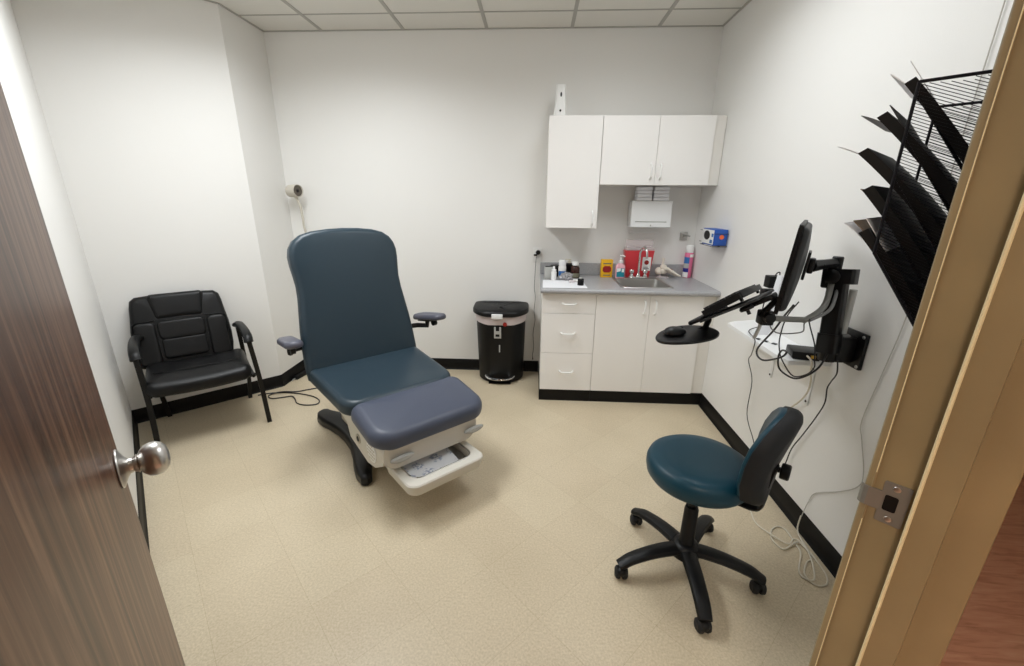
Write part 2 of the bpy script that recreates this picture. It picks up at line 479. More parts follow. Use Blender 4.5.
# ------------------------------------------------------------------ door frame (pressed metal, double rebate) and door
def frame_profile(s):
    """cross-section in (u, n) of the strike jamb; s=+1"""
    return [(-2.53, NR + 0.0), (-2.53, -1.549), (-2.532, -1.547), (-2.574, -1.547), (-2.578, -1.5485), (-2.58, -1.5525), (-2.58, -1.609),
            (-2.596, -1.609), (-2.596, -1.648), (-2.58, -1.650), (-2.58, -1.690), (-2.578, -1.694), (-2.574, -1.695), (-2.532, -1.695), (-2.53, -1.693), (-2.53, NR - 0.115), (-2.56, NR - 0.11), (-2.56, NR)]
bm = BM()
prism(bm, frame_profile(1), 0.0, FH + 0.05, 0, MU)
# raised bead along the arris, both sides of the rebate
tube(bm, [(-2.5805, -1.557, 0.0), (-2.5805, -1.557, FH)], 0.0016, 6, MU)
mirr = [(-6.08 - u, n) for (u, n) in frame_profile(1)][::-1]
prism(bm, mirr, 0.0, FH + 0.05, 0, MU)
box(bm, (-3.55, -1.695, FH), (-2.53, -1.547, FH + 0.05), 0.002, MU)
box(bm, (-3.5, -1.648, FH - 0.016), (-2.58, -1.609, FH), 0, MU)
door_frame = struct(link('trim_1', bm, M['tan']))
bm = BM()   # pale beads along the edges of stop and rebate
tube(bm, [(-2.5962, -1.6092, 0.0), (-2.5962, -1.6092, FH - 0.016)], 0.0026, 6, MU)
tube(bm, [(-2.5808, -1.5570, 0.0), (-2.5808, -1.5570, 0.975)], 0.0013, 6, MU)
tube(bm, [(-2.5808, -1.5570, 1.065), (-2.5808, -1.5570, FH)], 0.0013, 6, MU)
M['pale_bead'] = mat('pale_edge_paint', (240, 226, 184), 0.45)
struct(link('pale_edge', bm, M['pale_bead'], door_frame))
# strike plate with curved lip, latch hole and two screws
bm = BM(); zc = 1.020
u0 = -2.5815
pl = rrect(-1.6035, zc - 0.037, -1.570, zc + 0.037, 0.003, 3)
MP = basis((0, 0, 0), (-S2 / 2, S2 / 2, 0), (0, 0, 1), (-S2 / 2, -S2 / 2, 0))   # local x=n, y=z, z=-u
prism(bm, pl, 2.5801, 2.5822, 0.0005, MP, 1)
# lip: a strip that runs to the room edge and curls round it
lip = [(-1.572, 2.5812), (-1.558, 2.5822), (-1.5535, 2.5825), (-1.5475, 2.5805), (-1.5440, 2.5765), (-1.5430, 2.5725)]
for a, b in zip(lip, lip[1:]):
    s = bmesh.new()
    vs = []
    for (n_, d_) in (a, b):
        for zz in (zc - 0.017, zc + 0.017):
            for off in (-0.0012, 0.0012): vs.append(s.verts.new((n_, zz, d_ + off)))
    q = vs
    for f in ((0, 2, 6, 4), (1, 5, 7, 3), (0, 1, 3, 2), (4, 6, 7, 5), (0, 4, 5, 1), (2, 3, 7, 6)): s.faces.new([q[i] for i in f])
    add_into(bm, s, MP)
strike = link('strike_plate', bm, M['strike'], door_frame)
strike['label'] = 'brushed steel strike plate with curled lip'
bm = BM(); prism(bm, rrect(-1.5915, zc - 0.014, -1.575, zc + 0.014, 0.003, 3), 2.5815, 2.5826, 0, MP)
link('latch_hole', bm, M['black_plastic'], strike)
for dz in (-0.028, 0.028):
    bm = BM(); lathe(bm, [(0, 0.0008), (0.0022, 0.0010), (0.0045, 0.0006), (0.0050, 0)], 14, MP @ T(-1.586, zc + dz, 2.5822)); link('screw', bm, M['nickel'], strike)
    
# door leaf, open into the room against the left wall
UD, NL, NH = -3.4935, -0.626, -1.552
bm = BM()
box(bm, (UD - 0.044, NH, 0.008), (UD, NL, FH - 0.004), 0.0015, MU, 1)
door = struct(link('door_1', bm, M['door_wood']))
bm = BM()
zk = 1.036; nk = -0.695
MK = basis(un(UD, nk, zk), (-S2 / 2, S2 / 2, 0), (0, 0, 1), (S2 / 2, S2 / 2, 0))     # z axis = out of the leaf toward the opening
lathe(bm, [(0.033, 0), (0.034, 0.002), (0.033, 0.004), (0.026, 0.007), (0.018, 0.011), (0.0135, 0.015), (0.0125, 0.020), (0.0145, 0.0245), (0.0165, 0.026),
           (0.0145, 0.0275), (0.0215, 0.0315), (0.0275, 0.038), (0.030, 0.0465), (0.0295, 0.054), (0.0255, 0.0615), (0.018, 0.067), (0.009, 0.0695), (0, 0.070)], 40, MK)
link('door_knob', bm, M['nickel'], door)
bm = BM()
MK2 = basis(un(UD - 0.044, nk, zk), (S2 / 2, -S2 / 2, 0), (0, 0, 1), (-S2 / 2, -S2 / 2, 0))
lathe(bm, [(0.033, 0), (0.033, 0.004), (0.018, 0.012), (0.012, 0.02), (0.0125, 0.03), (0.026, 0.044), (0.028, 0.052), (0.02, 0.062), (0, 0.065)], 32, MK2)
link('door_knob', bm, M['nickel'], door)
bm = BM(); box(bm, (UD - 0.034, NL - 0.001, zk - 0.028), (UD - 0.010, NL + 0.0012, zk + 0.028), 0.0005, MU, 1); box(bm, (UD - 0.028, NL, zk - 0.009), (UD - 0.016, NL + 0.010, zk + 0.009), 0.002, MU)
link('latch', bm, M['nickel'], door)

# ------------------------------------------------------------------ lights
LAMP_C, LAMP_SPREAD = (0.95, 0.98, 1.0), 158
def troffer(x0, y0, x1, y1, label, LAMP_W):
    t = thing('ceiling_light', label, 'light', ((x0 + x1) / 2, (y0 + y1) / 2, H))
    hx, hy = (x1 - x0) / 2, (y1 - y0) / 2
    bm = BM()
    for (a, b, c, d) in ((-hx, -hy, hx, -hy + 0.03), (-hx, hy - 0.03, hx, hy), (-hx, -hy + 0.03, -hx + 0.03, hy - 0.03), (hx - 0.03, -hy + 0.03, hx, hy - 0.03)):
        box(bm, (a, b, -0.012), (c, d, -0.0045), 0.001)
    link('frame', bm, M['white_metal'], t)
    bm = BM(); box(bm, (-hx + 0.03, -hy + 0.03, -0.010), (hx - 0.03, hy - 0.03, -0.006)); link('diffuser', bm, M['light'], t)
    ld = bpy.data.lights.new('lamp', 'AREA'); ld.shape = 'RECTANGLE'; ld.size = 2 * hx - 0.06; ld.size_y = 2 * hy - 0.06
    ld.energy = LAMP_W; ld.color = LAMP_C; ld.spread = math.radians(LAMP_SPREAD)
    lo = bpy.data.objects.new('lamp', ld); col.objects.link(lo); lo.parent = t; lo.location = (0, 0, -0.014)
    return t
troffer(GA - 0.61 * 1 + 0.015, -0.2851 - 0.61 * 3 + 0.01, GA - 0.61 * 0 - 0.015, -0.2851 - 0.61 - 0.01, 'recessed ceiling light nearest the right wall, over the stool', 10.5)
troffer(GA - 0.61 * 4 + 0.015, -0.2851 - 0.61 * 3 + 0.01, GA - 0.61 * 3 - 0.015, -0.2851 - 0.61 - 0.01, 'recessed ceiling light over the exam chair, nearer the black guest chair', 26.5)
t = thing('ceiling_light', 'unseen hall light added outside the doorway to brighten the door frame', 'light', un(-4.5, -2.3, 2.5), A45)  # added out of view, placed and strengthened to light the strike jamb
bm = BM(); box(bm, (-0.6, -0.3, -0.02), (0.6, 0.3, -0.012), 0.002); link('frame', bm, M['white_metal'], t)
bm = BM(); box(bm, (-0.56, -0.26, -0.026), (0.56, 0.26, -0.021)); link('diffuser', bm, M['hall_fill_light'], t)

# ------------------------------------------------------------------ cabinets
YB, YD = -0.566, -0.585     # carcass front / door front of the base units
def handle(parent, p, horizontal, L_=0.1):
    """white bow handle; p = centre on the door front (world-aligned local coords), bows out to -y"""
    bm = BM(); pts = []
    for k in range(13):
        a = k / 12; s = (a - 0.5) * L_
        d = 0.030 * min(1, (math.sin(PI * a) * 2.4) ** 0.8 if 0 < a < 1 else 0)
        pts.append((p[0] + (s if horizontal else 0), p[1] - d, p[2] + (0 if horizontal else s)))
    tube(bm, pts, 0.0056, 8)
    for s in (-L_ / 2, L_ / 2):
        q = (p[0] + (s if horizontal else 0), p[1], p[2] + (0 if horizontal else s))
        lathe(bm, [(0.007, 0), (0.007, 0.003), (0.0045, 0.006)], 10, T(*q) @ R(PI / 2, 'X'))
    return link('handle', bm, M['white_plastic'], parent)

# drawer unit
t = thing('drawer_cabinet', 'white base cabinet unit with three stacked drawers, left of the sink doors', 'cabinet', (-1.03, -0.3, 0))
bm = BM(); o = Vector((-1.03, -0.3, 0))
def lb(bm, lo, hi, bev=0.0, O=None, mi=0):
    O = O if O is not None else o
    box(bm, [lo[i] - O[i] for i in range(3)], [hi[i] - O[i] for i in range(3)], bev, None, 1, mi)
lb(bm, (-1.222, YB, 0.1), (-1.204, -0.001, 0.848)); lb(bm, (-0.856, YB, 0.1), (-0.838, -0.001, 0.848)); lb(bm, (-1.204, -0.012, 0.1), (-0.856, -0.001, 0.848)); lb(bm, (-1.204, YB, 0.1), (-0.856, -0.012, 0.118)); lb(bm, (-1.204, YB, 0.83), (-0.856, -0.5, 0.848))
link('body', bm, M['cab_side'], t)
for (z0, z1) in ((0.700, 0.845), (0.396, 0.697), (0.098, 0.393)):
    bm = BM(); lb(bm, (-1.222, YD, z0), (-0.8395, YB - 0.001, z1), 0.0012)
    d = link('drawer', bm, M['cabinet'], t)
    handle(d, (-1.027 + 1.03, YD + 0.3, (z0 + z1) / 2 + (0 if z1 > 0.8 else 0.005)), True)
bm = BM(); lb(bm, (-1.226, -0.570, 0.0), (-0.838, -0.001, 0.098)); link('toe_kick', bm, M['black_vinyl'], t)
# sink unit
o = Vector((-0.42, -0.3, 0))
t = thing('sink_cabinet', 'white base cabinet with two tall doors under the sink', 'cabinet', tuple(o))
bm = BM(); lb(bm, (-0.837, YB, 0.1), (-0.819, -0.001, 0.848)); lb(bm, (-0.018, YB, 0.1), (-0.001, -0.001, 0.848)); lb(bm, (-0.819, -0.012, 0.1), (-0.018, -0.001, 0.848)); lb(bm, (-0.819, YB, 0.1), (-0.018, -0.012, 0.118)); lb(bm, (-0.469, YB, 0.118), (-0.451, YB + 0.02, 0.848)); lb(bm, (-0.819, YB, 0.83), (-0.018, YB + 0.02, 0.848))
link('body', bm, M['cab_side'], t)
for (x0, x1, hx) in ((-0.8365, -0.461, -0.497), (-0.459, -0.088, -0.421)):
    bm = BM(); lb(bm, (x0, YD, 0.098), (x1, YB - 0.001, 0.845), 0.0012)
    d = link('door', bm, M['cabinet'], t)
    handle(d, (hx - o.x, YD - o.y, 0.757), False)
bm = BM(); lb(bm, (-0.086, -0.572, 0.098), (-0.001, YB - 0.001, 0.847)); link('filler_panel', bm, M['cab_side'], t)
bm = BM(); lb(bm, (-0.837, -0.570, 0.0), (-0.001, -0.001, 0.098)); link('toe_kick', bm, M['black_vinyl'], t)
# countertop with sink cut-out and backsplash
SX0, SX1, SY0, SY1 = -0.648, -0.300, -0.530, -0.180
o = Vector((-0.61, -0.3, 0.849))
t = thing('countertop', 'grey laminate countertop with backsplash on the base cabinets', 'countertop', tuple(o))
bm = BM()
lb(bm, (-1.236, -0.612, 0.8485), (SX0, -0.001, 0.887), 0); lb(bm, (SX1, -0.612, 0.8485), (-0.001, -0.001, 0.887), 0)
lb(bm, (SX0, -0.612, 0.8485), (SX1, SY0, 0.887)); lb(bm, (SX0, SY1, 0.8485), (SX1, -0.001, 0.887))
tube(bm, [(-1.236 - o.x, -0.612 - o.y, 0.868 - o.z), (-0.001 - o.x, -0.612 - o.y, 0.868 - o.z)], 0.0193, 16)
link('worktop', bm, M['counter'], t)
bm = BM(); lb(bm, (-1.236, -0.021, 0.888), (-0.001, -0.001, 0.985), 0.003); link('backsplash', bm, M['counter'], t)
# upper cabinets
o = Vector((-1.02, -0.15, 1.28))
t = thing('wall_cabinet', 'tall narrow white wall cabinet with one door, hung left of the paper towel dispenser', 'cabinet', tuple(o))
bm = BM(); lb(bm, (-1.206, -0.299, 1.2825), (-0.835, -0.001, 2.034)); link('body', bm, M['cab_side'], t)
bm = BM(); lb(bm, (-1.206, -0.318, 1.2825), (-0.835, -0.3005, 2.034), 0.0012); d = link('door', bm, M['cabinet'], t)
handle(d, (-0.871 - o.x, -0.318 - o.y, 1.352 - o.z), False)
o = Vector((-0.42, -0.15, 1.58))
t = thing('wall_cabinet', 'short wide white wall cabinet with two doors, above the paper towel dispenser', 'cabinet', tuple(o))
bm = BM(); lb(bm, (-0.832, -0.299, 1.5866), (-0.001, -0.001, 2.034)); link('body', bm, M['cab_side'], t)
for (x0, x1, hx) in ((-0.831, -0.4515, -0.483), (-0.449, -0.076, -0.417)):
    bm = BM(); lb(bm, (x0, -0.318, 1.5866), (x1, -0.3005, 2.034), 0.0012); d = link('door', bm, M['cabinet'], t)
    handle(d, (hx - o.x, -0.318 - o.y, 1.676 - o.z), False)
bm = BM(); lb(bm, (-0.074, -0.304, 1.5866), (-0.004, -0.3, 2.034)); link('filler_panel', bm, M['cab_side'], t)

# sink and tap
o = Vector(((SX0 + SX1) / 2, (SY0 + SY1) / 2, 0.887))
t = thing('sink', 'small stainless steel sink set in the grey countertop', 'sink', tuple(o))
bm = BM()
hw, hd = (SX1 - SX0) / 2, (SY1 - SY0) / 2
outer = clean(rrect(-hw - 0.014, -hd - 0.014, hw + 0.014, hd + 0.062, 0.03, 5)); inner = clean(rrect(-hw + 0.006, -hd + 0.006, hw - 0.006, hd - 0.006, 0.045, 5)); low = clean(rrect(-hw + 0.02, -hd + 0.02, hw - 0.02, hd - 0.02, 0.05, 5))
n = len(outer)
rs = [[bm.verts.new((p[0], p[1], z)) for p in pl] for pl, z in ((outer, 0.0005), (inset(outer, 0.003), 0.004), (inset(inner, -0.004), 0.004), (inner, 0.0), (low, -0.135), (inset(low, 0.03), -0.15), (inset(low, 0.12), -0.154))]
for a, b in zip(rs, rs[1:]):
    for i in range(n):
        bm.faces.new((a[i], a[(i + 1) % n], b[(i + 1) % n], b[i]))
bm.faces.new(rs[-1])
link('basin', bm, M['steel'], t)
bm = BM(); lathe(bm, [(0.0, -0.1515), (0.02, -0.152), (0.035, -0.150), (0.04, -0.1535)], 20); link('drain', bm, M['chrome'], t)
t = thing('faucet', 'chrome gooseneck faucet with two handles behind the sink', 'faucet', (-0.457, -0.147, 0.8915))
bm = BM(); cushion(bm, rrect(-0.075, -0.025, 0.075, 0.025, 0.024, 6), 0.014, 0.007, 0, T(0, 0, 0.014)); link('base_plate', bm, M['chrome'], t)
bm = BM()
pts = [(0, 0, 0.012), (0, 0, 0.10), (0, 0, 0.19)] + [(0.005 + 0.022 * (1 - math.cos(a)) * 0.6, -0.045 * (1 - math.cos(a)), 0.19 + 0.055 * math.sin(a)) for a in [PI * k / 10 for k in range(1, 11)]] + [(0.033, -0.092, 0.165)]
tube(bm, catmull(pts, 3), [0.0095] * 4 + [0.0085] * (len(catmull(pts, 3)) - 4), 12)
lathe(bm, [(0.018, 0.01), (0.018, 0.022), (0.0125, 0.034)], 16)
link('spout', bm, M['chrome'], t)
for s in (-1, 1):
    bm = BM(); lathe(bm, [(0.016, 0.012), (0.017, 0.02), (0.011, 0.028), (0.011, 0.036), (0.019, 0.042), (0.02, 0.056), (0.015, 0.066), (0, 0.068)], 12, T(s * 0.052, 0, 0)); link('handle', bm, M['chrome'], t)

# ------------------------------------------------------------------ wall things over the counter
o = Vector((-0.402, 0, 1.282))
t = thing('paper_towel_dispenser', 'white metal paper towel dispenser on the wall under the short cabinet', 'dispenser', tuple(o))
bm = BM(); box(bm, (-0.147, -0.115, 0.0), (0.147, -0.001, 0.19), 0.004); link('body', bm, M['white_metal'], t)
bm = BM(); MXD = basis((0, 0, 0), (0, -1, 0), (0, 0, 1), (1, 0, 0))
prism(bm, [(0.1155, 0.001), (0.15, 0.001), (0.154, 0.006), (0.140, 0.192), (0.136, 0.196), (0.1155, 0.196)], -0.150, 0.150, 0.002, MXD)
cv = link('cover', bm, M['white_metal'], t)
bm = BM(); prism(bm, [(0.1515, 0.048), (0.1555, 0.046), (0.1555, 0.043), (0.152, 0.041)], -0.118, 0.118, 0, MXD); link('ridge', bm, M['lt_grey'], cv)
bm = BM(); lathe(bm, [(0.0055, 0), (0.0055, 0.004), (0.004, 0.005), (0, 0.005)], 12, T(0, -0.1545, 0.018) @ R(PI / 2, 'X')); link('lock', bm, M['steel'], cv)
def towel_pack(x0, x1, label):
    t = thing('paper_towel_pack', label, 'paper towels', ((x0 + x1) / 2, -0.09, 1.4795), 0, 'wrapped paper towel packs on the dispenser')
    hw = (x1 - x0) / 2
    bm = BM()
    for k in range(4):
        dz = 0.0255
        box(bm, (-hw + 0.002 * (k % 2), -0.045, k * dz + 0.0008), (hw - 0.001 * (k % 3), 0.045, (k + 1) * dz - 0.0008), 0.006)
    link('stack', bm, M['paper'], t)
towel_pack(-0.520, -0.405, 'left wrapped stack of folded paper towels between dispenser and cabinet')
towel_pack(-0.393, -0.278, 'right wrapped stack of folded paper towels between dispenser and cabinet')
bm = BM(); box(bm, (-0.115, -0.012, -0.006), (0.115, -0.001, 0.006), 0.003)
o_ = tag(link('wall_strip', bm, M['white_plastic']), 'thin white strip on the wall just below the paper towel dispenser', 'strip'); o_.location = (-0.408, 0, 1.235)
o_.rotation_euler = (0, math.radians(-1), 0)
t = thing('valve_plate', 'square brushed steel wall plate with a small lever, right of the sharps container', 'wall plate', (-0.092, 0, 1.212)); t.scale = (0.85, 1, 0.9)
bm = BM(); box(bm, (-0.034, -0.012, -0.036), (0.034, -0.001, 0.036), 0.003); link('plate', bm, M['steel'], t)
bm = BM(); lathe(bm, [(0.012, 0), (0.012, 0.014), (0.008, 0.018), (0, 0.018)], 14, T(0.006, -0.012, 0) @ R(PI / 2, 'X')); tube(bm, [(0.006, -0.026, 0), (0.03, -0.03, 0.004), (0.05, -0.03, 0.0)], 0.006, 8); link('lever', bm, M['steel'], t)
# outlet with plug left of the counter
t = thing('wall_outlet', 'white double wall outlet left of the countertop', 'outlet', (-1.262, 0, 1.045))
bm = BM(); box(bm, (-0.036, -0.006, -0.058), (0.036, -0.001, 0.058), 0.002); link('plate', bm, M['white_plastic'], t)
for dz in (0.02, -0.02):
    bm = BM(); box(bm, (-0.017, -0.0085, dz - 0.015), (0.017, -0.0055, dz + 0.015), 0.002); link('socket', bm, M['white_metal'], t)
t = thing('charger_plug', 'small black plug with thin cord hanging from the outlet left of the countertop', 'plug', (-1.256, -0.009, 1.066))
bm = BM(); lathe(bm, [(0.018, 0), (0.02, 0.008), (0.017, 0.03), (0, 0.032)], 16, R(PI / 2, 'X')); box(bm, (-0.036, -0.026, -0.028), (-0.006, -0.012, -0.014), 0.004); link('body', bm, M['black_plastic'], t)
bm = BM(); pts = [(-0.012, -0.02, -0.02), (-0.016, -0.016, -0.06), (-0.022, -0.012, -0.2), (-0.024, -0.012, -0.3), (-0.014, -0.012, -0.38), (-0.022, -0.012, -0.5), (-0.012, -0.012, -0.58), (-0.026, -0.012, -0.70), (-0.018, -0.012, -0.82), (-0.026, -0.012, -0.90), (-0.024, -0.012, -0.93)]
tube(bm, catmull(pts, 5), 0.0022, 6); lathe(bm, [(0.0042, 0), (0.0042, 0.016), (0.002, 0.02)], 8, T(-0.024, -0.012, -0.946)); link('cord', bm, M['cable_black'], t)
# air freshener on the cabinet
t = thing('air_freshener', 'white tapered air freshener standing on the tall wall cabinet', 'air freshener', (-1.128, -0.19, 2.0345)); t.scale = (1.08, 1.08, 1.10)
bm = BM(); oo = [rrect(-w, -d, w, d, 0.014, 5) for w, d in ((0.043, 0.034), (0.043, 0.034), (0.037, 0.03), (0.033, 0.028), (0.033, 0.028), (0.030, 0.025))]
zs = (0, 0.012, 0.07, 0.11, 0.187, 0.192)
rs = [[bm.verts.new((p[0], p[1], z)) for p in clean(pl)] for pl, z in zip(oo, zs)]; n = len(rs[0])
for a, b in zip(rs, rs[1:]):
    for i in range(n): bm.faces.new((a[i], a[(i + 1) % n], b[(i + 1) % n], b[i]))
bm.faces.new(rs[-1]); bm.faces.new(rs[0][::-1])
link('body', bm, M['white_plastic'], t)
bm = BM(); ellipsoid(bm, (0.002, -0.0285, 0.135), (0.006, 0.003, 0.014)); link('nozzle', bm, M['dark_grey'], t)
bm = BM(); lathe(bm, [(0.007, 0), (0.007, 0.003), (0, 0.004)], 12, T(0, -0.0335, 0.042) @ R(PI / 2, 'X')); link('button', bm, M['dark_grey'], t)
# glove box in wire holder on the right wall
t = thing('glove_box', 'blue and white carton with a black hole in a wire holder, right wall', 'carton', (-0.003, -0.505, 1.247)); t.scale = (0.88, 0.84, 0.86)
bm = BM(); box(bm, (-0.106, -0.125, -0.062), (-0.008, 0.125, 0.062), 0.002); bx = link('carton', bm, M['boxblue'], t)
bm = BM(); box(bm, (-0.1072, -0.118, -0.052), (-0.1062, 0.11, 0.056)); box(bm, (-0.1072, 0.1, -0.06), (-0.1062, 0.122, 0.06)); link('white_print', bm, M['white_plastic'], bx)
bm = BM(); lathe(bm, [(1, 0), (1, 0.0008), (0, 0.0008)], 28, basis((-0.1072, 0.02, 0.012), (0, 0.062, 0), (0, 0, 0.036), (-1, 0, 0))); link('opening', bm, M['black_plastic'], bx)
bm = BM(); box(bm, (-0.1078, -0.10, -0.045), (-0.1072, -0.05, -0.018)); box(bm, (-0.1078, -0.112, 0.005), (-0.1072, -0.075, 0.03)); link('blue_print', bm, M['blueprint'], bx)
bm = BM(); lathe(bm, [(0.017, 0), (0.017, 0.0008), (0, 0.0008)], 24, T(-0.05, -0.1252, 0.006) @ R(PI / 2, 'X')); link('orange_dot', bm, M['orange'], bx)
bm = BM()
for z in (-0.045, 0.045):
    tube(bm, [(-0.003, 0.13, z), (-0.113, 0.13, z), (-0.113, 0.15, z)], 0.0022, 6); tube(bm, [(-0.003, -0.131, z - 0.015), (-0.112, -0.131, z - 0.015)], 0.0022, 6)
tube(bm, [(-0.112, -0.131, -0.067), (-0.112, 0.131, -0.067)], 0.0022, 6); tube(bm, [(-0.004, -0.131, -0.067), (-0.112, -0.131, -0.067)], 0.0022, 6); tube(bm, [(-0.004, 0.131, -0.067), (-0.112, 0.131, -0.067)], 0.0022, 6)
tube(bm, [(-0.05, -0.131, -0.067), (-0.05, 0.131, -0.067)], 0.0022, 6)
link('wire_holder', bm, M['dark_grey'], t)

# ------------------------------------------------------------------ things on the counter
ZC = 0.8875
# sharps container
t = thing('sharps_container', 'red plastic sharps container with clear lid behind the faucet', 'container', (-0.450, -0.0675, ZC))
bm = BM(); rs = []
for (w, d0, d1, z, r) in ((0.090, -0.036, 0.036, 0, 0.012), (0.092, -0.037, 0.037, 0.004, 0.012), (0.116, -0.044, 0.044, 0.208, 0.012), (0.118, -0.0445, 0.0445, 0.214, 0.012)):
    rs.append([bm.verts.new((p[0], p[1], z)) for p in clean(rrect(-w, d0, w, d1, r, 4))])
n = len(rs[0])
for a, b in zip(rs, rs[1:]):
    for i in range(n): bm.faces.new((a[i], a[(i + 1) % n], b[(i + 1) % n], b[i]))
bm.faces.new(rs[-1]); bm.faces.new(rs[0][::-1]); link('bin', bm, M['red'], t)
bm = BM(); box(bm, (-0.113, -0.042, 0.2145), (0.113, 0.042, 0.236), 0.004); box(bm, (-0.105, 0.01, 0.236), (0.112, 0.018, 0.292), 0.003); box(bm, (-0.10, -0.02, 0.236), (-0.03, 0.008, 0.246), 0.002); box(bm, (0.05, -0.02, 0.236), (0.10, 0.008, 0.246), 0.002)
tube(bm, [(-0.105, 0.012, 0.292), (0.112, 0.012, 0.292)], 0.005, 8)
link('clear_lid', bm, M['clear'], t)
MXS = basis((0.060, -0.0405, 0.11), (1, 0, 0), (0, -0.038, 1), (0, -1, -0.038))
bm = BM(); prism(bm, rrect(-0.034, -0.055, 0.034, 0.055, 0.004, 3), 0.0003, 0.0012, 0, MXS); lb_ = link('label', bm, M['white_plastic'], t)
bm = BM(); lathe(bm, [(0.018, 0.0012), (0.018, 0.0018), (0, 0.0018)], 20, MXS @ T(0, 0.012, 0)); 
for k in range(3):
    a = PI / 2 + k * 2 * PI / 3
    lathe(bm, [(0.007, 0.0012), (0.007, 0.0022), (0, 0.0022)], 14, MXS @ T(0.011 * math.cos(a), 0.012 + 0.011 * math.sin(a), 0))
link('warning_mark', bm, M['redbtn'], lb_)
bm = BM(); box(bm, (-0.022, -0.040, 0.0012), (0.022, -0.034, 0.0018), 0, MXS); link('print', bm, M['mid_grey'], lb_); bm = BM(); box(bm, (-0.022, -0.028, 0.0012), (0.014, -0.023, 0.0018), 0, MXS); link('print', bm, M['mid_grey'], lb_)
# soap pump
t = thing('soap_bottle', 'clear pump bottle of pink hand soap with teal label, left of the faucet', 'soap bottle', (-0.606, -0.170, ZC + 0.0042))
bm = BM(); rs = []
for (w, d, z, r) in ((0.033, 0.02, 0.0, 0.012), (0.036, 0.022, 0.004, 0.014), (0.036, 0.022, 0.088, 0.014), (0.034, 0.021, 0.10, 0.014), (0.02, 0.016, 0.114, 0.0145), (0.0145, 0.0145, 0.12, 0.0142)):
    rs.append([bm.verts.new((p[0], p[1], z)) for p in clean(rrect(-w, -d, w, d, r, 4))])
n = min(len(r) for r in rs)
for a, b in zip(rs, rs[1:]):
    for i in range(n): bm.faces.new((a[i], a[(i + 1) % n], b[(i + 1) % n], b[i]))
bm.faces.new(rs[-1]); bm.faces.new(rs[0][::-1]); link('bottle', bm, M['pinksoap'], t)
bm = BM(); box(bm, (-0.030, -0.0228, 0.012), (0.030, -0.0222, 0.080), 0); lb_ = link('label', bm, M['tealprint'], t)
bm = BM(); prism(bm, [(-0.030, 0.05), (0.0, 0.058), (0.0, 0.080), (-0.030, 0.080)], -0.0234, -0.0229, 0, basis((0, 0, 0), (1, 0, 0), (0, 0, 1), (0, 1, 0))); link('print', bm, M['white_plastic'], lb_); bm = BM(); box(bm, (0.008, -0.0234, 0.05), (0.026, -0.0229, 0.076)); link('print', bm, M['white_plastic'], lb_)
bm = BM(); lathe(bm, [(0.017, 0.1195), (0.018, 0.124), (0.017, 0.138), (0.006, 0.142), (0.005, 0.168), (0.011, 0.170), (0.012, 0.18), (0.0, 0.183)], 18); tube(bm, [(0, 0, 0.176), (0.012, -0.012, 0.178), (0.024, -0.026, 0.172)], 0.0055, 8); link('pump', bm, M['white_plastic'], t)
# yellow carton
t = thing('yellow_carton', 'small yellow carton with dark red print, left of the sink', 'carton', (-0.704, -0.107, ZC), math.radians(4))
bm = BM(); box(bm, (-0.045, -0.022, 0), (0.045, 0.022, 0.142), 0.0015); cb = link('carton', bm, M['yellow'], t)
bm = BM(); prism(bm, [(-0.034, 0.078), (-0.034, 0.052), (-0.02, 0.040), (0.02, 0.040), (0.034, 0.052), (0.034, 0.078), (0.02, 0.092), (-0.02, 0.092)], 0.0222, 0.0228, 0, basis((0, 0, 0), (1, 0, 0), (0, 0, 1), (0, -1, 0))); link('emblem', bm, M['darkred'], cb)
bm = BM(); box(bm, (-0.032, -0.0228, 0.106), (0.032, -0.0222, 0.116)); link('print', bm, M['olive'], cb)
bm = BM(); box(bm, (-0.028, -0.0228, 0.014), (0.028, -0.0222, 0.022)); link('print', bm, M['olive'], cb)
# spray can
t = thing('spray_can', 'pink and blue aerosol can with white cap in the counter corner', 'spray can', (-0.045, -0.055, ZC))
bm = BM(); lathe(bm, [(0.031, 0), (0.033, 0.003), (0.033, 0.19), (0.030, 0.197), (0.027, 0.2)], 28); can = link('can', bm, M['pink'], t)
def wrap(r, a0, a1, z0, z1, m, name, parent):
    bm = BM(); n_ = 10; s = bm
    for k in range(n_):
        q0 = a0 + (a1 - a0) * k / n_; q1 = a0 + (a1 - a0) * (k + 1) / n_
        vs = [s.verts.new((r * math.cos(q), r * math.sin(q), z)) for q, z in ((q0, z0), (q1, z0), (q1, z1), (q0, z1))]
        s.faces.new(vs)
    bmesh.ops.remove_doubles(s, verts=s.verts[:], dist=1e-5)
    return link(name, bm, M[m], parent)
wrap(0.0334, math.radians(165), math.radians(263), 0.115, 0.165, 'blueprint', 'blue_band', can)
wrap(0.0334, math.radians(165), math.radians(263), 0.078, 0.114, 'lt_grey', 'silver_band', can)
wrap(0.0334, math.radians(165), math.radians(263), 0.046, 0.077, 'navy', 'navy_band', can)
wrap(0.0334, math.radians(165), math.radians(263), 0.004, 0.045, 'white_plastic', 'white_panel', can)
wrap(0.0334, math.radians(263), math.radians(330), 0.165, 0.188, 'white_plastic', 'white_band', can)
bm = BM(); lathe(bm, [(0.028, 0.1995), (0.029, 0.203), (0.029, 0.252), (0.026, 0.257), (0, 0.258)], 24); link('cap', bm, M['white_plastic'], t)
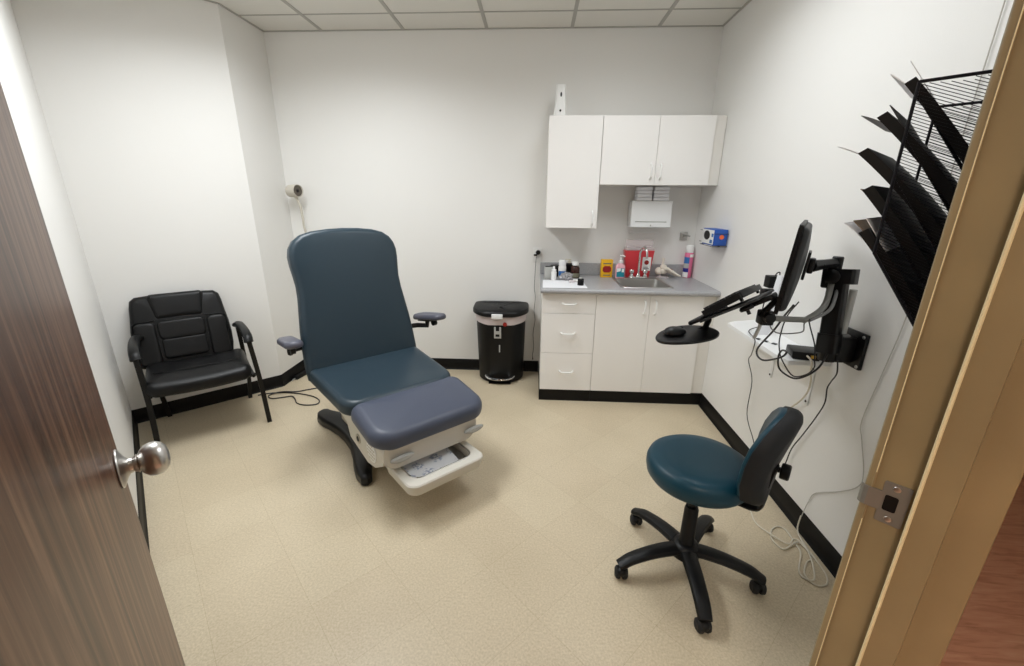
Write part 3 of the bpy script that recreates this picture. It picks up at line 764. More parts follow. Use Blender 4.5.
# foot skeleton model
t = thing('foot_model', 'white anatomical foot skeleton model right of the sink', 'anatomical model', (-0.245, -0.075, ZC))
bm = BM()
def bone(a, b, r0, r1): 
    a = Vector(a); b = Vector(b)
    pts = [a.lerp(b, k / 6) for k in range(7)]
    rr = [r0 * 0.75, r0, r0 * 0.8, (r0 + r1) / 2 * 0.75, r1 * 0.8, r1, r1 * 0.7]
    tube(bm, pts, rr, 8)
ellipsoid(bm, (-0.030, 0.014, 0.050), (0.030, 0.026, 0.030)); ellipsoid(bm, (0.002, 0.002, 0.082), (0.028, 0.026, 0.024)); ellipsoid(bm, (0.004, 0.0, 0.052), (0.032, 0.028, 0.026))
for i in range(5):
    s = (i - 2) * 0.0165; a = (0.020 + 0.002 * i, -0.004 + s * 0.9, 0.080 - 0.008 * i); b = (0.066 + 0.004 * i, -0.028 + s * 1.25, 0.052 - 0.006 * i); c = (0.092, -0.038 + s * 1.3, 0.036 - 0.004 * i); d = (0.116 - 0.005 * i, -0.050 + s * 1.3, 0.026 - 0.003 * i)
    bone(a, b, 0.0115, 0.0105); bone(b, c, 0.0095, 0.0085); bone(c, d, 0.0075, 0.0065); ellipsoid(bm, (0.014, -0.003 + s, 0.074 - 0.006 * i), (0.016, 0.012, 0.015))
foot = link('foot_bones', bm, M['bone'], t)
bm = BM(); lathe(bm, [(0.012, 0.075), (0.016, 0.088), (0.010, 0.105), (0.010, 0.145), (0.011, 0.155), (0, 0.156)], 12, T(-0.004, 0.004, 0)); link('shin_bone', bm, M['bone'], t)
bm = BM(); 
for i in range(4):
    s = (i - 1.5) * 0.0185
    ellipsoid(bm, (0.044 + 0.003 * i, -0.017 + s, 0.068 - 0.007 * i), (0.018, 0.004, 0.009))
link('gap', bm, M['bone_gap'], foot)
bm = BM(); box(bm, (-0.045, -0.052, 0.0), (0.04, 0.02, 0.012), 0.003); tube(bm, [(-0.02, 0.0, 0.01), (-0.02, 0.004, 0.035)], 0.005, 8); link('stand', bm, M['clear'], t)
# left end: paper sheet, bottles
bm = BM(); rs = []
P = [(-1.222, -0.598), (-0.905, -0.592), (-0.912, -0.300), (-1.215, -0.30)]
nx, ny = 8, 6
g = [[None] * (ny + 1) for _ in range(nx + 1)]
for i in range(nx + 1):
    for j in range(ny + 1):
        a = i / nx; b = j / ny
        x = (P[0][0] * (1 - a) + P[1][0] * a) * (1 - b) + (P[3][0] * (1 - a) + P[2][0] * a) * b
        y = (P[0][1] * (1 - a) + P[1][1] * a) * (1 - b) + (P[3][1] * (1 - a) + P[2][1] * a) * b
        g[i][j] = bm.verts.new((x, y, ZC + 0.0008 + 0.0012 * math.sin(9 * a + 3) ** 2 * b))
for i in range(nx):
    for j in range(ny): bm.faces.new((g[i][j], g[i + 1][j], g[i + 1][j + 1], g[i][j + 1]))
tag(link('paper_sheet', bm, M['paper']), 'white paper sheet lying flat on the left end of the counter', 'paper')
t = thing('grey_carton', 'plain light grey carton at the left end of the counter', 'carton', (-1.172, -0.235, ZC), math.radians(6))
bm = BM(); box(bm, (-0.032, -0.022, 0), (0.032, 0.022, 0.094), 0.002); link('carton', bm, M['lt_grey'], t)
bm = BM(); box(bm, (-0.026, -0.014, 0.094), (0.026, 0.016, 0.100), 0.001); link('flap', bm, M['dark_grey'], t)
t = thing('dropper_bottle', 'small white dropper bottle in front of the grey carton', 'bottle', (-1.133, -0.288, ZC + 0.002)); t.scale = (0.9, 0.9, 0.84)
bm = BM(); lathe(bm, [(0.022, 0), (0.024, 0.003), (0.024, 0.072), (0.018, 0.08), (0.012, 0.083)], 20); link('bottle', bm, M['white_plastic'], t)
bm = BM(); lathe(bm, [(0.02, 0.081), (0.02, 0.097), (0.009, 0.101), (0.008, 0.122), (0.005, 0.126), (0, 0.126)], 18); link('cap', bm, M['white_metal'], t)
t = thing('powder_bottle', 'white bottle with blue label and white cap, left of the brown bottle', 'bottle', (-1.062, -0.170, ZC))
bm = BM(); lathe(bm, [(0.029, 0), (0.031, 0.003), (0.031, 0.088), (0.027, 0.094), (0.026, 0.098)], 24); b_ = link('bottle', bm, M['white_plastic'], t)
wrap(0.0314, math.radians(200), math.radians(340), 0.018, 0.056, 'blueprint', 'label', b_)
bm = BM(); lathe(bm, [(0.027, 0.0975), (0.029, 0.1), (0.027, 0.136), (0.025, 0.14), (0, 0.14)], 22); link('cap', bm, M['white_metal'], t)
t = thing('brown_bottle', 'dark brown bottle with white cap at the back of the counter', 'bottle', (-0.958, -0.155, ZC))
bm = BM(); lathe(bm, [(0.034, 0), (0.036, 0.003), (0.036, 0.074), (0.03, 0.088), (0.018, 0.094), (0.017, 0.098)], 24); b_ = link('bottle', bm, M['amber'], t)
wrap(0.0364, math.radians(190), math.radians(350), 0.006, 0.038, 'olive', 'label', b_)
bm = BM(); lathe(bm, [(0.024, 0.0975), (0.026, 0.1), (0.026, 0.122), (0.024, 0.126), (0, 0.126)], 20); link('cap', bm, M['white_plastic'], t)
t = thing('pump_bottle', 'bottle with a cream flip spout standing behind the brown bottle', 'bottle', (-1.0, -0.065, ZC))
bm = BM(); lathe(bm, [(0.03, 0), (0.031, 0.003), (0.031, 0.09), (0.02, 0.1), (0.012, 0.104)], 20); link('bottle', bm, M['black_plastic'], t)
bm = BM(); lathe(bm, [(0.015, 0.1035), (0.015, 0.118), (0.005, 0.12), (0.005, 0.13)], 14); box(bm, (-0.034, -0.009, 0.126), (0.014, 0.009, 0.136), 0.003); link('spout', bm, M['cable_white'], t)
t = thing('black_tin', 'low black tin at the back of the counter left of the white bottle', 'tin', (-1.118, -0.105, ZC))
bm = BM(); lathe(bm, [(0.034, 0), (0.035, 0.002), (0.035, 0.075), (0.033, 0.078), (0, 0.078)], 24); link('tin', bm, M['black_plastic'], t)
bm = BM(); lathe(bm, [(0.0365, 0.07), (0.0365, 0.088), (0.034, 0.09), (0, 0.09)], 24); link('lid', bm, M['dark_grey'], t)
# crumpled film
bm = BM(); s = bmesh.new(); bmesh.ops.create_icosphere(s, subdivisions=3, radius=1)
rnd = random.Random(3)
for v in s.verts:
    k = 0.72 + 0.5 * rnd.random(); v.co = Vector((v.co.x * 0.048 * k, v.co.y * 0.03 * k, max(0.0, 0.026 + v.co.z * 0.034 * k)))
add_into(bm, s, T(-1.035, -0.290, ZC + 0.003))
tag(link('crumpled_wrapper', bm, M['foil'], sharp=5), 'crumpled grey plastic wrapper on the counter in front of the bottles', 'wrapper')
for (x, y, rz, lab, mt) in ((-0.995, -0.40, 0.3, 'tiny clear vial lying on the paper sheet, left of the black jar', 'clear'), (-0.962, -0.37, -0.4, 'tiny white vial lying on the paper sheet behind the black jar', 'white_plastic')):
    t = thing('vial', lab, 'vial', (x, y, ZC + 0.0135), rz)
    bm = BM(); lathe(bm, [(0.008, -0.028), (0.010, -0.026), (0.010, 0.012), (0.006, 0.016)], 14, R(PI / 2, 'Y')); link('bottle', bm, M[mt], t)
    bm = BM(); lathe(bm, [(0.0075, 0.0155), (0.0075, 0.026), (0, 0.027)], 12, R(PI / 2, 'Y')); link('cap', bm, M['lt_grey'], t)
t = thing('stopper_jar', 'small black ribbed jar standing on the paper sheet near the counter edge', 'jar', (-0.945, -0.485, ZC + 0.0022))
bm = BM(); prof = []
pl = [((0.0225 if k % 2 else 0.0205) * math.cos(2 * PI * k / 36), (0.0225 if k % 2 else 0.0205) * math.sin(2 * PI * k / 36)) for k in range(36)]
prism(bm, pl, 0, 0.044); lathe(bm, [(0.0205, 0.044), (0.018, 0.048), (0, 0.048)], 24); link('cap', bm, M['black_plastic'], t)
bm = BM(); lathe(bm, [(0.012, 0.0475), (0.012, 0.056), (0.01, 0.058), (0, 0.058)], 16); link('tip', bm, M['lt_grey'], t)

# ------------------------------------------------------------------ trash can
t = thing('trash_can', 'black step trash can with silver latch against the back wall', 'trash can', (-1.553, -0.03, 0)); t.scale = (1.1, 1.0, 1.0)
def dshape(w, d, r=0.05, bulge=0.0):
    pts = []
    for p in rrect(-w, -d, w, 0, (0.11, 0.11, r, r), 6): pts.append(p)
    out = []
    for (x, y) in clean(pts):
        k = max(0, -y / d); out.append((x, y - bulge * (1 - (x / w) ** 2) * k ** 2))
    return out
bm = BM(); rs = []
for (w, d, b, z) in ((0.165, 0.215, 0.035, 0.004), (0.172, 0.22, 0.035, 0.012), (0.186, 0.235, 0.04, 0.53), (0.188, 0.237, 0.04, 0.545)):
    rs.append([bm.verts.new((p[0], p[1], z)) for p in dshape(w, d, 0.03, b)])
n = len(rs[0])
for a, b in zip(rs, rs[1:]):
    for i in range(n): bm.faces.new((a[i], a[(i + 1) % n], b[(i + 1) % n], b[i]))
bm.faces.new(rs[0][::-1]); bm.faces.new(rs[-1]); link('body', bm, M['black_plastic'], t)
# lid: domed top that dips to the front
bm = BM(); rs = []
for (w, d, b, z) in ((0.199, 0.247, 0.05, 0.596), (0.209, 0.256, 0.055, 0.604), (0.209, 0.256, 0.055, 0.628), (0.202, 0.250, 0.053, 0.640), (0.165, 0.205, 0.045, 0.650), (0.10, 0.125, 0.03, 0.654)):
    rs.append([bm.verts.new((p[0], p[1] - (0.0 if w > 0.18 else (0.256 - d) * 0.45), z + (p[1] + 0.12) * 0.07)) for p in dshape(w, d, 0.04, b)])
n = len(rs[0])
for a, b in zip(rs, rs[1:]):
    for i in range(n): bm.faces.new((a[i], a[(i + 1) % n], b[(i + 1) % n], b[i]))
bm.faces.new(rs[0][::-1]); bm.faces.new(rs[-1]); link('lid', bm, M['black_plastic'], t)
bm = BM(); box(bm, (-0.055, -0.322, 0.578), (0.025, -0.300, 0.616), 0.004); link('latch', bm, M['white_metal'], t)
bm = BM(); box(bm, (-0.040, -0.2785, 0.405), (0.012, -0.2725, 0.50), 0.002); p_ = link('label_plate', bm, M['lt_grey'], t)
bm = BM(); box(bm, (-0.027, -0.2800, 0.468), (-0.002, -0.2782, 0.502)); link('print', bm, M['black_plastic'], p_); bm = BM(); box(bm, (-0.029, -0.2800, 0.420), (0.0, -0.2782, 0.440)); link('print', bm, M['black_plastic'], p_)
bm = BM(); box(bm, (-0.004, -0.2748, 0.285), (0.004, -0.2665, 0.345)); link('emblem', bm, M['lt_grey'], t)
bm = BM()
pts = [(-0.095, -0.236, 0.062), (-0.08, -0.268, 0.056), (-0.045, -0.288, 0.054), (0, -0.295, 0.054), (0.045, -0.288, 0.054), (0.08, -0.268, 0.056), (0.095, -0.236, 0.062)]
tube(bm, catmull(pts, 4), 0.015, 10, flat=(0.75, 1.4)); link('pedal', bm, M['chrome'], t)
bm = BM(); box(bm, (-0.085, -0.275, 0.0), (0.085, -0.21, 0.012), 0.004); link('foot_plate', bm, M['black_plastic'], t)
# bag: cuff that shows between body and lid
bm = BM(); rs = []
for (w, d, b, z) in ((0.1915, 0.2405, 0.0425, 0.512), (0.1935, 0.2425, 0.044, 0.535), (0.193, 0.2420, 0.044, 0.57), (0.191, 0.2400, 0.043, 0.592)):
    rs.append([bm.verts.new((p[0], p[1], z + (0.018 * (p[0] / 0.19) ** 2 if z < 0.515 else 0) + random.uniform(-0.0015, 0.0015))) for p in dshape(w, d, 0.03, b)])
n = len(rs[0])
for a, b in zip(rs, rs[1:]):
    for i in range(n): bm.faces.new((a[i], a[(i + 1) % n], b[(i + 1) % n], b[i]))
bag = link('trash_bag', bm, M['liner']); bag.location = (-1.553, -0.03, 0.001); bag.scale = (1.1, 1.0, 1.0)
tag(bag, 'pale pink trash bag cuff folded over the rim of the black trash can', 'trash bag')
bm = BM(); lathe(bm, [(0.017, 0), (0.017, 0.002), (0, 0.003)], 16, T(-1.508, -0.03 - 0.288, 0.528) @ R(PI / 2, 'X'))
tag(link('sticker', bm, M['redbtn']), 'round red sticker on the trash bag cuff', 'sticker')

# ------------------------------------------------------------------ guest chair
t = thing('guest_chair', 'black padded leather guest chair with armrests against the angled wall', 'chair', (-3.490, -1.044, 0), math.radians(41))
bm = BM()
def wf(x, y):   # waterfall front and slight saddle
    z = 0.0
    if y < -0.19: z -= 0.035 * ((-0.19 - y) / 0.12) ** 2
    z -= 0.012 * (1 - min(1, abs(x) / 0.25) ** 2) * (1 if y > -0.3 else 0.5)
    if -0.19 < y < -0.13: z -= 0.008 * math.cos((y + 0.16) / 0.03 * PI / 2)
    return z
so = []
for p in rrect(-0.278, -0.312, 0.258, 0.10, 0.05, 6): so.append(p)
cushion(bm, so, 0.082, 0.034, 0.012, T(0, 0, 0.464), 0.03, 5)
bmesh.ops.subdivide_edges(bm, edges=[e for e in bm.edges if e.calc_length() > 0.06], cuts=2, use_grid_fill=True)
for v in bm.verts: v.co.z += wf(v.co.x, v.co.y)
seat = link('seat', bm, M['black_leather'], t)
bm = BM(); tube(bm, catmull([(-0.235, -0.16, 0.464), (-0.1, -0.163, 0.458), (0.1, -0.163, 0.458), (0.215, -0.16, 0.464)], 4), 0.004, 6); link('seam', bm, M['black_vinyl'], seat)
# backrest: leaning outline; local x across, y up the back, z to the front
tb = math.atan2(0.165, 0.46)
MB_ = basis((-0.052, 0.050, 0.420), (1, 0, 0), (0, math.sin(tb), math.cos(tb)), (0, -math.cos(tb), math.sin(tb)))
bm = BM()
right = [(0.20, 0.0), (0.25, 0.02), (0.264, 0.10), (0.268, 0.18), (0.264, 0.26), (0.254, 0.34), (0.247, 0.41), (0.238, 0.455), (0.21, 0.478), (0.10, 0.486), (0.0, 0.489)]
cushion(bm, mirror_outline(right), 0.085, 0.035, 0.01, MB_, 0.02, 5)
back = link('backrest', bm, M['black_leather'], t)
bm = BM(); cushion(bm, [(x * (0.83 + (y - 0.315) * 1.1), y) for x, y in rrect(-0.152, 0.315, 0.152, 0.484, (0.02, 0.02, 0.03, 0.03), 5)], 0.05, 0.026, 0.001, MB_ @ T(0, 0, 0.018), 0.01, 5)
link('head_pad', bm, M['black_leather'], back)
bm = BM()
for i, (y0, y1, dz) in enumerate(((0.185, 0.305, 0.020), (0.05, 0.20, 0.014))):
    cushion(bm, [(x, y) for x, y in clean(rrect(-0.128 + 0.006 * i, y0, 0.128 - 0.006 * i, y1, 0.03, 5))], 0.03, 0.016, 0.001, MB_ @ T(0, 0, dz))
for v in bm.verts:   # the upper roll sags over the lower one
    q = MB_.inverted() @ v.co
    if q.y < 0.25 and q.y > 0.12: v.co += (MB_.to_3x3() @ Vector((0, -0.022 * (1 - (q.x / 0.13) ** 2) * min(1, (0.25 - q.y) / 0.04, (q.y - 0.12) / 0.04), 0)))
link('lumbar_pad', bm, M['black_leather'], back)
for s in (-1, 1):
    bm = BM(); cushion(bm, rrect(min(s * 0.132, s * 0.250), 0.02, max(s * 0.132, s * 0.250), 0.308, 0.035, 5), 0.03, 0.022, 0.001, MB_ @ T(0, 0, 0.016))
    link('side_bolster', bm, M['black_leather'], back)
for s in (-1, 1):
    bm = BM(); tube(bm, [MB_ @ Vector((s * 0.133, 0.312, 0.012)), MB_ @ Vector((s * 0.185, 0.306, 0.004)), MB_ @ Vector((s * 0.24, 0.318, -0.018))], 0.004, 6)
    link('seam', bm, M['black_vinyl'], back)
for s in (-1, 1):
    c = 0.008
    bm = BM()
    tube(bm, catmull([(c + s * 0.298, -0.255, 0.0), (c + s * 0.286, -0.262, 0.33), (c - 0.012 + s * 0.276, -0.268, 0.60)], 4), 0.019, 4); link('leg', bm, M['black_satin'], t)
    bm = BM()
    tube(bm, catmull([(c + s * 0.245, 0.248, 0.0), (c + s * 0.258, 0.205, 0.18), (c - 0.01 + s * 0.262, 0.15, 0.40), (c - 0.02 + s * 0.265, 0.13, 0.60)], 4), 0.018, 4); link('leg', bm, M['black_satin'], t)
    bm = BM()
    pts = [(c - 0.012 + s * 0.274, -0.292, 0.598), (c - 0.013 + s * 0.275, -0.266, 0.630), (c - 0.016 + s * 0.275, -0.20, 0.648), (c - 0.02 + s * 0.273, -0.09, 0.656), (c - 0.022 + s * 0.268, 0.03, 0.648), (c - 0.022 + s * 0.262, 0.13, 0.618)]
    tube(bm, catmull(pts, 5), 0.030, 10, flat=(0.6, 0.9), up=(0, 0, 1)); link('armrest', bm, M['black_plastic'], t)
bm = BM()
tube(bm, [(-0.28, -0.23, 0.352), (0.28, -0.23, 0.352)], 0.012, 6); tube(bm, [(-0.262, 0.13, 0.362), (0.258, 0.13, 0.362)], 0.012, 6)
for s in (-1, 1): tube(bm, [(s * 0.265, -0.255, 0.352), (s * 0.255, 0.145, 0.362)], 0.012, 6)
link('seat_frame', bm, M['black_satin'], t)
bm = BM(); tube(bm, catmull([(0.16, 0.0, 0.36), (0.17, 0.02, 0.31), (0.18, 0.03, 0.285), (0.185, 0.02, 0.30)], 4), 0.0022, 6); link('seat_hook', bm, M['lt_grey'], t)

# ------------------------------------------------------------------ exam chair
EA = math.radians(43.5)
t = thing('exam_chair', 'dark slate blue powered exam chair with raised back and lilac grey leg rest', 'exam chair', (-2.30, -1.145, 0), EA)
th = math.radians(13)
ME = basis((0, 0.0, 0.50), (1, 0, 0), (0, math.sin(th), math.cos(th)), (0, -math.cos(th), math.sin(th)))
bm = BM()
right = [(0.30, -0.05), (0.342, -0.03), (0.347, 0.05), (0.343, 0.15), (0.335, 0.26), (0.323, 0.36), (0.312, 0.45), (0.309, 0.52), (0.314, 0.58), (0.321, 0.64), (0.322, 0.69), (0.312, 0.735), (0.287, 0.775), (0.245, 0.805), (0.18, 0.824), (0.09, 0.834), (0.0, 0.837)]
cushion(bm, mirror_outline(right), 0.085, 0.034, 0.006, ME, 0.012, 6)
link('backrest', bm, M['slate'], t)
bm = BM(); prism(bm, [(-0.27, 0.0), (0.27, 0.0), (0.25, 0.45), (0.26, 0.72), (-0.26, 0.72), (-0.25, 0.45)], -0.105, -0.086, 0.004, ME); link('back_shell', bm, M['beige'], t)
# seat: slopes gently, thick rounded front
bm = BM()
so = [(x, y) for x, y in rrect(-0.345, -0.505, 0.345, 0.03, (0.10, 0.10, 0.03, 0.03), 7)]
so = [(x * (1 - 0.07 * max(0, (-y - 0.05) / 0.45)), y) for x, y in so]
cushion(bm, so, 0.085, 0.034, 0.006, T(0, 0, 0.538) @ R(math.radians(3.6), 'X'), 0.02, 6)
link('seat', bm, M['slate'], t)
# leg rest: hinged under the seat front, drops away
ld = math.radians(10)
ML = basis((0.020, -0.465, 0.502), (1, 0, 0), (0, math.cos(ld), math.sin(ld)), (0, -math.sin(ld), math.cos(ld)))
bm = BM()
lo = [(x, y - 0.022 * max(0, -y / 0.34) * (1 - (x / 0.31) ** 2)) for x, y in rrect(-0.322, -0.335, 0.322, 0.012, (0.10, 0.10, 0.07, 0.07), 9)]
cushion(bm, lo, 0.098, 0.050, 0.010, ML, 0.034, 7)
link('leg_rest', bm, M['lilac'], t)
# base: black casting with four feet
bm = BM()
right = [(0.0, -0.36), (0.10, -0.33), (0.165, -0.34), (0.20, -0.42), (0.222, -0.475), (0.252, -0.492), (0.280, -0.470), (0.282, -0.40), (0.262, -0.31), (0.232, -0.22), (0.205, -0.10), (0.198, 0.02), (0.205, 0.12), (0.222, 0.22), (0.245, 0.30), (0.252, 0.38), (0.232, 0.44), (0.19, 0.462), (0.15, 0.44), (0.13, 0.36), (0.08, 0.32), (0.0, 0.31)]
cushion(bm, mirror_outline(right), 0.062, 0.03, 0.03, T(0, 0, 0.068), 0.008, 5)
link('base', bm, M['black_satin'], t)
for (x, y) in ((-0.25, -0.45), (0.25, -0.45), (-0.205, 0.425), (0.205, 0.425)):
    bm = BM(); lathe(bm, [(0.024, 0.0), (0.026, 0.002), (0.022, 0.009)], 16, T(x, y, 0)); link('foot_pad', bm, M['rubber'], t)
# lift column and beige body
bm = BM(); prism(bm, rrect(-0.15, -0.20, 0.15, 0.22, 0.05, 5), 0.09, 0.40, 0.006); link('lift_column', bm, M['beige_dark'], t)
MXB = basis((0, 0, 0), (0, 1, 0), (0, 0, 1), (1, 0, 0))     # local x=y, y=z, z=x
bm = BM()
side = [(-0.03, 0.415), (-0.035, 0.33), (-0.10, 0.30), (-0.23, 0.275), (-0.265, 0.20), (-0.50, 0.155), (-0.60, 0.175), (-0.70, 0.235), (-0.715, 0.27), (-0.715, 0.36), (-0.69, 0.372), (-0.47, 0.405)]
prism(bm, side, -0.243, 0.243, 0.02, MXB, 4)
body = link('housing', bm, M['beige'], t)
# front fascia with rounded lower corners
bm = BM(); prism(bm, rrect(-0.264, 0.246, 0.264, 0.385, (0.075, 0.075, 0.05, 0.05), 6), 0.0, 0.055, 0.008, basis((0, -0.715, 0), (1, 0, 0), (0, 0, 1), (0, -1, 0)), 3)
fas = link('front_panel', bm, M['beige'], t)
for x in (-0.178, 0.235):      # oval pull-out stirrup covers
    bm = BM(); cushion(bm, [(0.062 * math.cos(a), 0.019 * math.sin(a) * (1.0 if math.sin(a) < 0 else 0.75)) for a in [2 * PI * k / 28 for k in range(28)]], 0.02, 0.012, 0.004, basis((x, -0.796, 0.312), (1, 0, 0), (0, 0.60, 0.80), (0, -0.80, 0.60)))
    link('stirrup_cover', bm, M['lt_grey'], t)
for s in (-1, 1):             # vent rosette and socket on each side
    SX = basis((s * 0.2435, -0.575, 0.258), (0, 1, 0), (0, 0, 1), (s, 0, 0))
    bm = BM(); lathe(bm, [(0.058, 0), (0.058, 0.004), (0.052, 0.006), (0, 0.006)], 28, SX)
    vent = link('vent', bm, M['white_plastic'], t)
    for j in range(-2, 3):
        for i in range(-2, 3):
            if abs(i) + abs(j) > 3: continue
            bm = None
    bm = BM()
    for j in range(-2, 3):
        for i in range(-2, 3):
            if abs(i) + abs(j) > 3: continue
            prism(bm, rrect(i * 0.019 - 0.0065, j * 0.019 - 0.004, i * 0.019 + 0.0065, j * 0.019 + 0.004, 0.003, 2), 0.006, 0.0068, 0, SX)
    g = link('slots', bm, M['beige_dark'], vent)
    SX = basis((s * 0.2435, -0.395, 0.247), (0, 1, 0), (0, 0, 1), (s, 0, 0))
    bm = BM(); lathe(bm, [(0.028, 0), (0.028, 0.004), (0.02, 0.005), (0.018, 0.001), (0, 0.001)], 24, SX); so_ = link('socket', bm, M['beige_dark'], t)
    bm = BM(); lathe(bm, [(0.015, 0.001), (0.013, 0.006), (0, 0.006)], 20, SX); link('socket_plug', bm, M['dark_grey'], so_)
    # armrest
    AX = T(0.012 + s * 0.430, 0.03, 0.742) @ R(math.radians(9 if s > 0 else -2), 'Z') @ R(math.radians(-9), 'X')
    bm = BM(); cushion(bm, rrect(-0.047, -0.165, 0.047, 0.125, (0.045, 0.045, 0.035, 0.035), 6), 0.040, 0.022, 0.008, AX, 0.014); ar = link('armrest', bm, M['armgrey'], t)
    bm = BM(); box(bm, (-0.024, -0.08, -0.052), (0.024, 0.09, -0.0385), 0.005, AX); tube(bm, [AX @ Vector((0, 0.01, -0.045)), AX @ Vector((0.0, 0.02, -0.085)), (s * 0.40, 0.10, 0.65), (s * 0.30, 0.12, 0.65)], 0.017, 8)
    lathe(bm, [(0.02, -0.012), (0.02, 0.012), (0.012, 0.014)], 12, AX @ T(-s * 0.0, -0.06, -0.062) @ R(PI / 2, 'Y')); link('bracket', bm, M['black_satin'], ar)
    bm = BM(); box(bm, (-0.014, -0.05, -0.0395), (0.020, -0.036, -0.034), 0.001, AX @ T(0, -0.09, 0)); link('release_tab', bm, M['lt_grey'], ar)
# debris tray, pulled out
bm = BM()
def frame_ring(o0, o1, z0, z1, bev=0):
    pass
outer = clean(rrect(-0.213, -0.93, 0.213, -0.66, (0.05, 0.05, 0.01, 0.01), 6)); inner = clean(rrect(-0.168, -0.878, 0.168, -0.675, (0.05, 0.05, 0.01, 0.01), 6))
mid = [(a[0] * 0.96, a[1] + 0.012 * (1 if a[1] < -0.8 else 0)) for a in outer]
low = [(a[0] * 0.9, a[1] + 0.035 * (1 if a[1] < -0.8 else 0)) for a in outer]
rs = [[bm.verts.new((p[0], p[1], z)) for p in pl] for pl, z in ((low, 0.155), (mid, 0.165), (outer, 0.205), (outer, 0.218), (inset(outer, 0.006), 0.224), (inset(inner, -0.004), 0.224), (inner, 0.218), (inner, 0.176))]
n = len(outer)
for a, b in zip(rs, rs[1:]):
    for i in range(n): bm.faces.new((a[i], a[(i + 1) % n], b[(i + 1) % n], b[i]))
bm.faces.new(rs[0][::-1]); bm.faces.new(rs[-1])
tr = link('tray', bm, M['beige'], t)
bm = BM(); pts = [(p[0], p[1], 0.2235) for p in inset(inner, -0.001)]
tube(bm, pts + [pts[0], pts[1]], 0.0045, 8); link('steel_rim', bm, M['chrome'], tr)
bm = BM(); prism(bm, inset(inner, 0.002), 0.1765, 0.178); link('steel_pan', bm, M['steel'], tr)
bm = BM()
for s in (-1, 1): box(bm, (s * 0.19 - 0.006, -0.70, 0.165), (s * 0.19 + 0.006, -0.50, 0.195), 0.002)
link('rail', bm, M['lt_grey'], tr)
# paper in the tray (its own thing)
bm = BM(); nx, ny = 12, 6; g = []
for i in range(nx + 1):
    rowv = []
    for j in range(ny + 1):
        a = i / nx; b = j / ny
        x = -0.158 + 0.262 * a; y = -0.860 + 0.17 * b
        z = 0.190 + 0.006 * math.sin(5 * a + 2 * b) * math.sin(PI * a) + 0.012 * b
        if i == 0 or i == nx: z += 0.003
        rowv.append(bm.verts.new((x + 0.012 * b, y, z)))
    g.append(rowv)
for i in range(nx):
    for j in range(ny): bm.faces.new((g[i][j], g[i + 1][j], g[i + 1][j + 1], g[i][j + 1]))
pp = link('paper_liner', bm, M['exam_paper']); pp.location = (-2.30, -1.145, 0); pp.rotation_euler = (0, 0, EA)
tag(pp, 'white paper with pale blue print lying in the pulled-out tray of the exam chair', 'paper')

# ------------------------------------------------------------------ stool
t = thing('rolling_stool', 'dark teal rolling stool with black back shell and five black casters', 'stool', (-0.627, -2.097, 0))
bm = BM(); lathe(bm, [(0.0, 0.434), (0.12, 0.434), (0.155, 0.438), (0.178, 0.448), (0.190, 0.464), (0.1945, 0.486), (0.194, 0.508), (0.187, 0.525), (0.170, 0.537), (0.13, 0.542), (0.08, 0.542), (0.0, 0.540)], 56); link('seat', bm, M['teal'], t)
bm = BM(); lathe(bm, [(0.032, 0.08), (0.034, 0.085), (0.034, 0.13), (0.029, 0.14), (0.027, 0.30), (0.024, 0.305), (0.024, 0.31)], 20); col_ = link('gas_lift_cover', bm, M['black_plastic'], t)
bm = BM(); lathe(bm, [(0.014, 0.30), (0.014, 0.42)], 16); box(bm, (-0.08, -0.06, 0.41), (0.08, 0.06, 0.4325), 0.004); link('gas_lift', bm, M['black_satin'], t)
bm = BM(); lathe(bm, [(0.0, 0.072), (0.05, 0.072), (0.058, 0.08), (0.058, 0.112), (0.048, 0.130), (0.034, 0.138)], 24); link('hub', bm, M['black_plastic'], t)
for k, ad in enumerate((50, 120.5, 194, 266, 338)):
    a = math.radians(ad); d = Vector((math.cos(a), math.sin(a), 0))
    bm = BM()
    pts = [d * 0.03 + Vector((0, 0, 0.108)), d * 0.10 + Vector((0, 0, 0.110)), d * 0.17 + Vector((0, 0, 0.104)), d * 0.24 + Vector((0, 0, 0.089)), d * 0.275 + Vector((0, 0, 0.072)), d * 0.292 + Vector((0, 0, 0.064))]
    pp_ = catmull(pts, 4); tube(bm, pp_, [0.035 - 0.010 * (i / (len(pp_) - 1)) for i in range(len(pp_))], 10, flat=(0.62, 1.0), up=(0, 0, 1)); lg = link('leg', bm, M['black_plastic'], t)
    ca = a + (0.9, -0.5, 1.2, 0.2, 1.9)[k]
    MC = T(d.x * 0.278, d.y * 0.278, 0) @ R(ca, 'Z')
    bm = BM(); 
    for s in (-1, 1): lathe(bm, [(0.0, s * 0.026), (0.016, s * 0.026), (0.0245, s * 0.020), (0.026, s * 0.010), (0.024, s * 0.005), (0.0, s * 0.005)], 20, MC @ T(0, 0, 0.0262) @ R(PI / 2, 'X'))
    cst = link('caster', bm, M['rubber'], lg)
    bm = BM(); tube(bm, [MC @ Vector((0, 0, 0.026)), MC @ Vector((0, 0, 0.07))], 0.0075, 8); ellipsoid(bm, (0.004, 0, 0.036), (0.024, 0.0225, 0.019), MC, 14, 8); link('caster_fork', bm, M['black_plastic'], cst)
